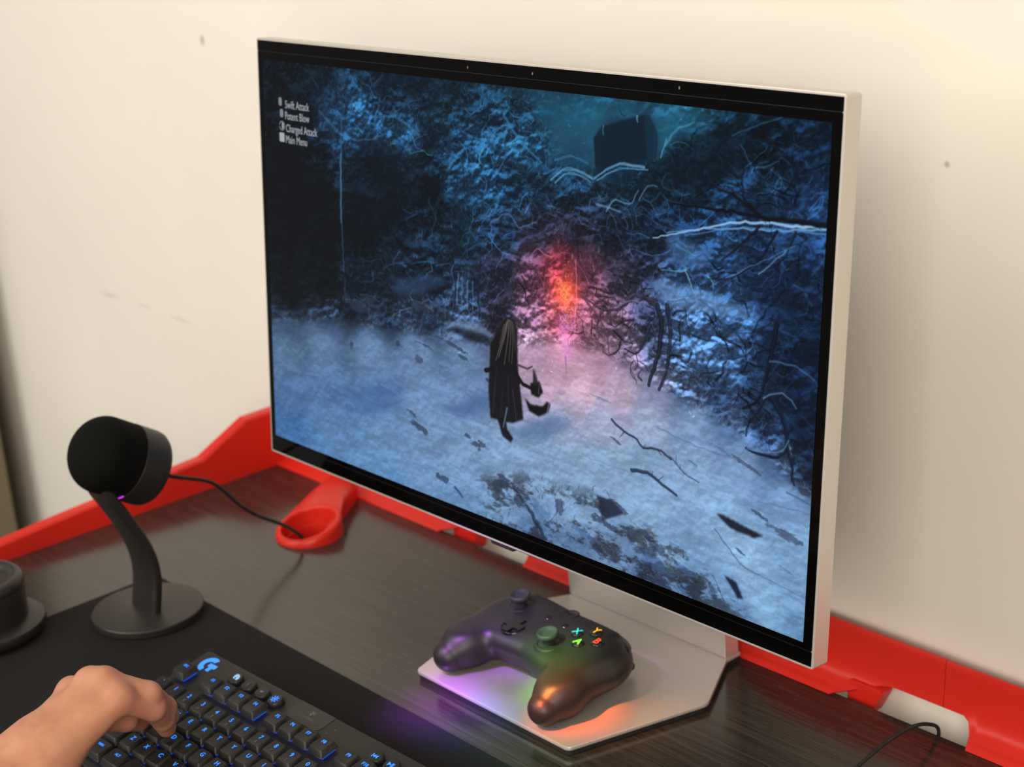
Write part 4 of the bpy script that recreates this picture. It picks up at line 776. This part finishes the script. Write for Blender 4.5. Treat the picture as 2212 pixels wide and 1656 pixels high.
V, F = lathe([(.0348 * math.sin(t), .0140 + .0290 * math.cos(t)) for t in [math.radians(6 * k) for k in range(16)]] + [(.0348, -.0085)], 64, HM); hd_ = meshobj('grille', V, F, M['micgrill'], mic, auto=35)
V, F = lathe([(.0342, -.0080), (.0351, -.0088), (.0352, -.0300), (.0346, -.0340), (.0328, -.0368), (0, -.0374)], 64, HM); bd = meshobj('rear_housing', V, F, M['mic'], mic, auto=35)
V, F = sweep(catmull([HM @ Vector((.0336 * math.cos(t), .0336 * math.sin(t), -.0125)) for t in [math.radians(a) for a in range(0, 361, 20)]], 3), circ(.0011, 8)); 
led = []
for sgn in (0,):
    a0 = math.atan2(*reversed([(HM.inverted() @ (hc + Vector((.0, 0, -.05))))[k] for k in (0, 1)]))
    V, F = sweep(catmull([HM @ Vector((.0347 * math.cos(a0 + t), .0347 * math.sin(a0 + t), -.0075)) for t in [math.radians(a) for a in range(-6, 37, 6)]], 3), circ(.0009, 8)); meshobj('status_light', V, F, M['magenta'], mic, smooth=True)
cab = [(-.509, -.2100, .1405), (-.5075, -.1985, .1290), (-.5205, -.1521, .105), (-.5274, -.1311, .085), (-.5302, -.1157, .066), (-.5338, -.094, .046), (-.5325, -.0708, .030), (-.5290, -.0590, .020), (-.5300, -.0490, .0085), (-.5330, -.0390, -.006)]
V, F = sweep(catmull([ml(p) for p in cab], 10), circ(.0019, 10)); meshobj('cable', V, F, M['rubber'], mic, smooth=True)

# ================================================================== headset ear cup lying at the left
hp = empty('headset', 'black headset ear cup with stitched leather cushion at the left edge', 'headset', (-.590, -.360, PADZ))
V, F = lathe([(0, 0), (.049, 0), (.0535, .003), (.055, .008), (.0535, .0125), (.048, .0150), (.040, .0160), (0, .0160)], 64); meshobj('cup_shell', V, F, M['black'], hp, auto=40)
V, F = lathe([(.0300, .0160), (.0395, .0160), (.0400, .0300), (.0405, .0440), (.0400, .0500), (.0380, .0535)], 64); meshobj('cup_body', V, F, M['leather'], hp, auto=40)
V, F = lathe([(.0262, .0300), (.0255, .0420)] + [(.0330 - .0080 * math.cos(a), .0490 + .0085 * math.sin(a)) for a in [math.radians(-20 + 220 * k / 14) for k in range(15)]] + [(.0392, .0440)], 64); cu = meshobj('ear_cushion', V, F, M['leather'], hp, auto=60)
V, F = lathe([(.0266, .0330), (.012, .0310), (0, .0305)], 48); meshobj('speaker_cloth', V, F, M['micgrill'], hp, auto=40)
for k in range(60):
    a = 2 * math.pi * k / 60; p = Vector((.0362 * math.cos(a), .0362 * math.sin(a), .0568)); d = Vector((-math.sin(a), math.cos(a), 0))
    if k == 0: V, F = sweep([Vector((0, -.0011, 0)), Vector((0, .0011, 0))], circ(.0004, 5)); st_me = meshobj('stitch', V, F, M['grey_print'], cu); st_me.location = p; st0 = st_me
    else: o = link(st0.copy(), cu); o.location = p; o.rotation_euler = (0, 0, a)

# ================================================================== right-hand cable on the desk
cb = [(.1290, -.20, .0030), (.1270, -.11, .0030), (.1262, -.055, .0032), (.1262, -.0175, .0075), (.1287, .0114, .0140), (.1337, .0306, .0190), (.1375, .0403, .0200), (.1372, .0530, .0150), (.1366, .0678, .0052), (.1360, .0706, -.0080), (.1330, .0720, -.0400), (.1320, .0730, -.0900)]
V, F = sweep(catmull(cb, 8), circ(.0015, 10)); tag(meshobj('power_cable', V, F, M['rubber'], smooth=True), 'thin black cable running over the desk edge through the red gap', 'cable')

# ================================================================== left hand
J = {'im': (-0.2308, -0.4143, 0.097), 'ip': (-0.2307, -0.3888, 0.079), 'id': (-0.2477, -0.3737, 0.056), 'it': (-0.2609, -0.3648, 0.0395), 'mm': (-0.2457, -0.4161, 0.105), 'mp': (-0.232, -0.39, 0.09), 'md': (-0.2499, -0.3694, 0.063), 'mt': (-0.2662, -0.3581, 0.044), 'rm': (-0.2559, -0.4227, 0.104), 'rp': (-0.257, -0.3956, 0.088), 'rd': (-0.2801, -0.3762, 0.058), 'rt': (-0.2907, -0.368, 0.041), 'pm': (-0.272, -0.4305, 0.094), 'pp': (-0.2708, -0.4146, 0.085), 'pd': (-0.2984, -0.3949, 0.056), 'pt': (-0.31, -0.3864, 0.04), 'w1': (-0.2521, -0.4746, 0.077), 'w2': (-0.232, -0.4728, 0.071), 'f1': (-0.2526, -0.5033, 0.068), 'f2': (-0.2239, -0.5117, 0.062), 'f3': (-0.2609, -0.5518, 0.062), 'f4': (-0.2211, -0.5649, 0.058), 'tc': (-0.2447, -0.4511, 0.07), 'tm': (-0.2646, -0.4153, 0.07), 'ti': (-0.2642, -0.3958, 0.06), 'tt': (-0.2781, -0.3779, 0.045)}
def hand_sdf(X, Y, Z):
    def ch(keys, rad):
        d = None
        for a, c_, ra, rb in zip(keys, keys[1:], rad, rad[1:]):
            e = cone(X, Y, Z, J[a], J[c_], ra, rb); d = e if d is None else smin(d, e, .003)
        return d
    fi = ch(('im', 'ip', 'id', 'it'), (.0102, .0094, .0084, .0074)); mi = ch(('mm', 'mp', 'md', 'mt'), (.0104, .0096, .0086, .0074))
    ri = ch(('rm', 'rp', 'rd', 'rt'), (.0100, .0090, .0080, .0070)); pi_ = ch(('pm', 'pp', 'pd', 'pt'), (.0090, .0078, .0070, .0060))
    th = ch(('tc', 'tm', 'ti', 'tt'), (.0140, .0112, .0098, .0085))
    def lerp(a, c_, t): return tuple(J[a][k] * (1 - t) + J[c_][k] * t for k in range(3))
    palm = None
    for a, t, r0, r1 in (('im', .85, .0165, .0100), ('mm', .6, .0175, .0104), ('rm', .3, .0170, .0100), ('pm', .0, .0155, .0092)):
        e = cone(X, Y, Z, lerp('w1', 'w2', t), J[a], r0, r1); palm = e if palm is None else smin(palm, e, .010)
    arm = None
    for p_, q_ in (('w', 'f'), ):
        for s_ in ('1', '2'):
            e = smin(cone(X, Y, Z, J['w' + s_], J['f' + s_], .0180, .0200), smin(cone(X, Y, Z, J['f' + s_], J['f3' if s_ == '1' else 'f4'], .0200, .0240), cone(X, Y, Z, J['f3' if s_ == '1' else 'f4'], (-.315, -.80, .085) if s_ == '1' else (-.270, -.81, .080), .0240, .0330), .01), .01); arm = e if arm is None else smin(arm, e, .016)
    d = smin(palm, arm, .014); d = smin(d, th, .010)
    fs = fi
    for f_ in (mi, ri, pi_): fs = smin(fs, f_, .0012)
    d = smin(d, fs, .0065)
    for a in ('im', 'mm', 'rm', 'pm'):       # knuckles
        k = J[a]; d = smin(d, ell(X, Y, Z, (k[0], k[1], k[2] + .0022), (.0080, .0088, .0090)), .006)
    return d
V, F = surface_nets(hand_sdf, (-.360, -.860, .025), (-.160, -.335, .140), .0019)
person = meshobj('person', V, F, M['skin'], None, smooth=True); tag(person, 'bare left forearm and hand reaching in, fingers curled on the keyboard keys', 'person')
def nail(tip, joint, sgn):
    t, j = Vector(J[tip]), Vector(J[joint]); d = (t - j).normalized(); n = Vector((0.15, .55, .8)); n = (n - d * n.dot(d)).normalized(); s = d.cross(n)
    V_, F_ = [], []
    for a in range(5):
        for c_ in range(7):
            w_ = (c_ / 6 - .5) * 2; V_.append(t + d * (-.0045 + a * .0024) + n * (.0078 * math.cos(w_ * .75) - .0002 - .0006 * max(0, a - 3)) + s * (.0078 * math.sin(w_ * .75)))
    for a in range(4):
        for c_ in range(6): F_.append((a * 7 + c_, a * 7 + c_ + 1, a * 7 + c_ + 8, a * 7 + c_ + 7))
    n0 = len(V_)
    V_ += [v - n * .0012 for v in V_[:n0]]
    F_ += [tuple(i + n0 for i in f_[::-1]) for f_ in F_[:24]]
    meshobj('fingernail', V_, F_, M['nail'], person, auto=60)
nail('it', 'id', 1); nail('mt', 'md', 1)
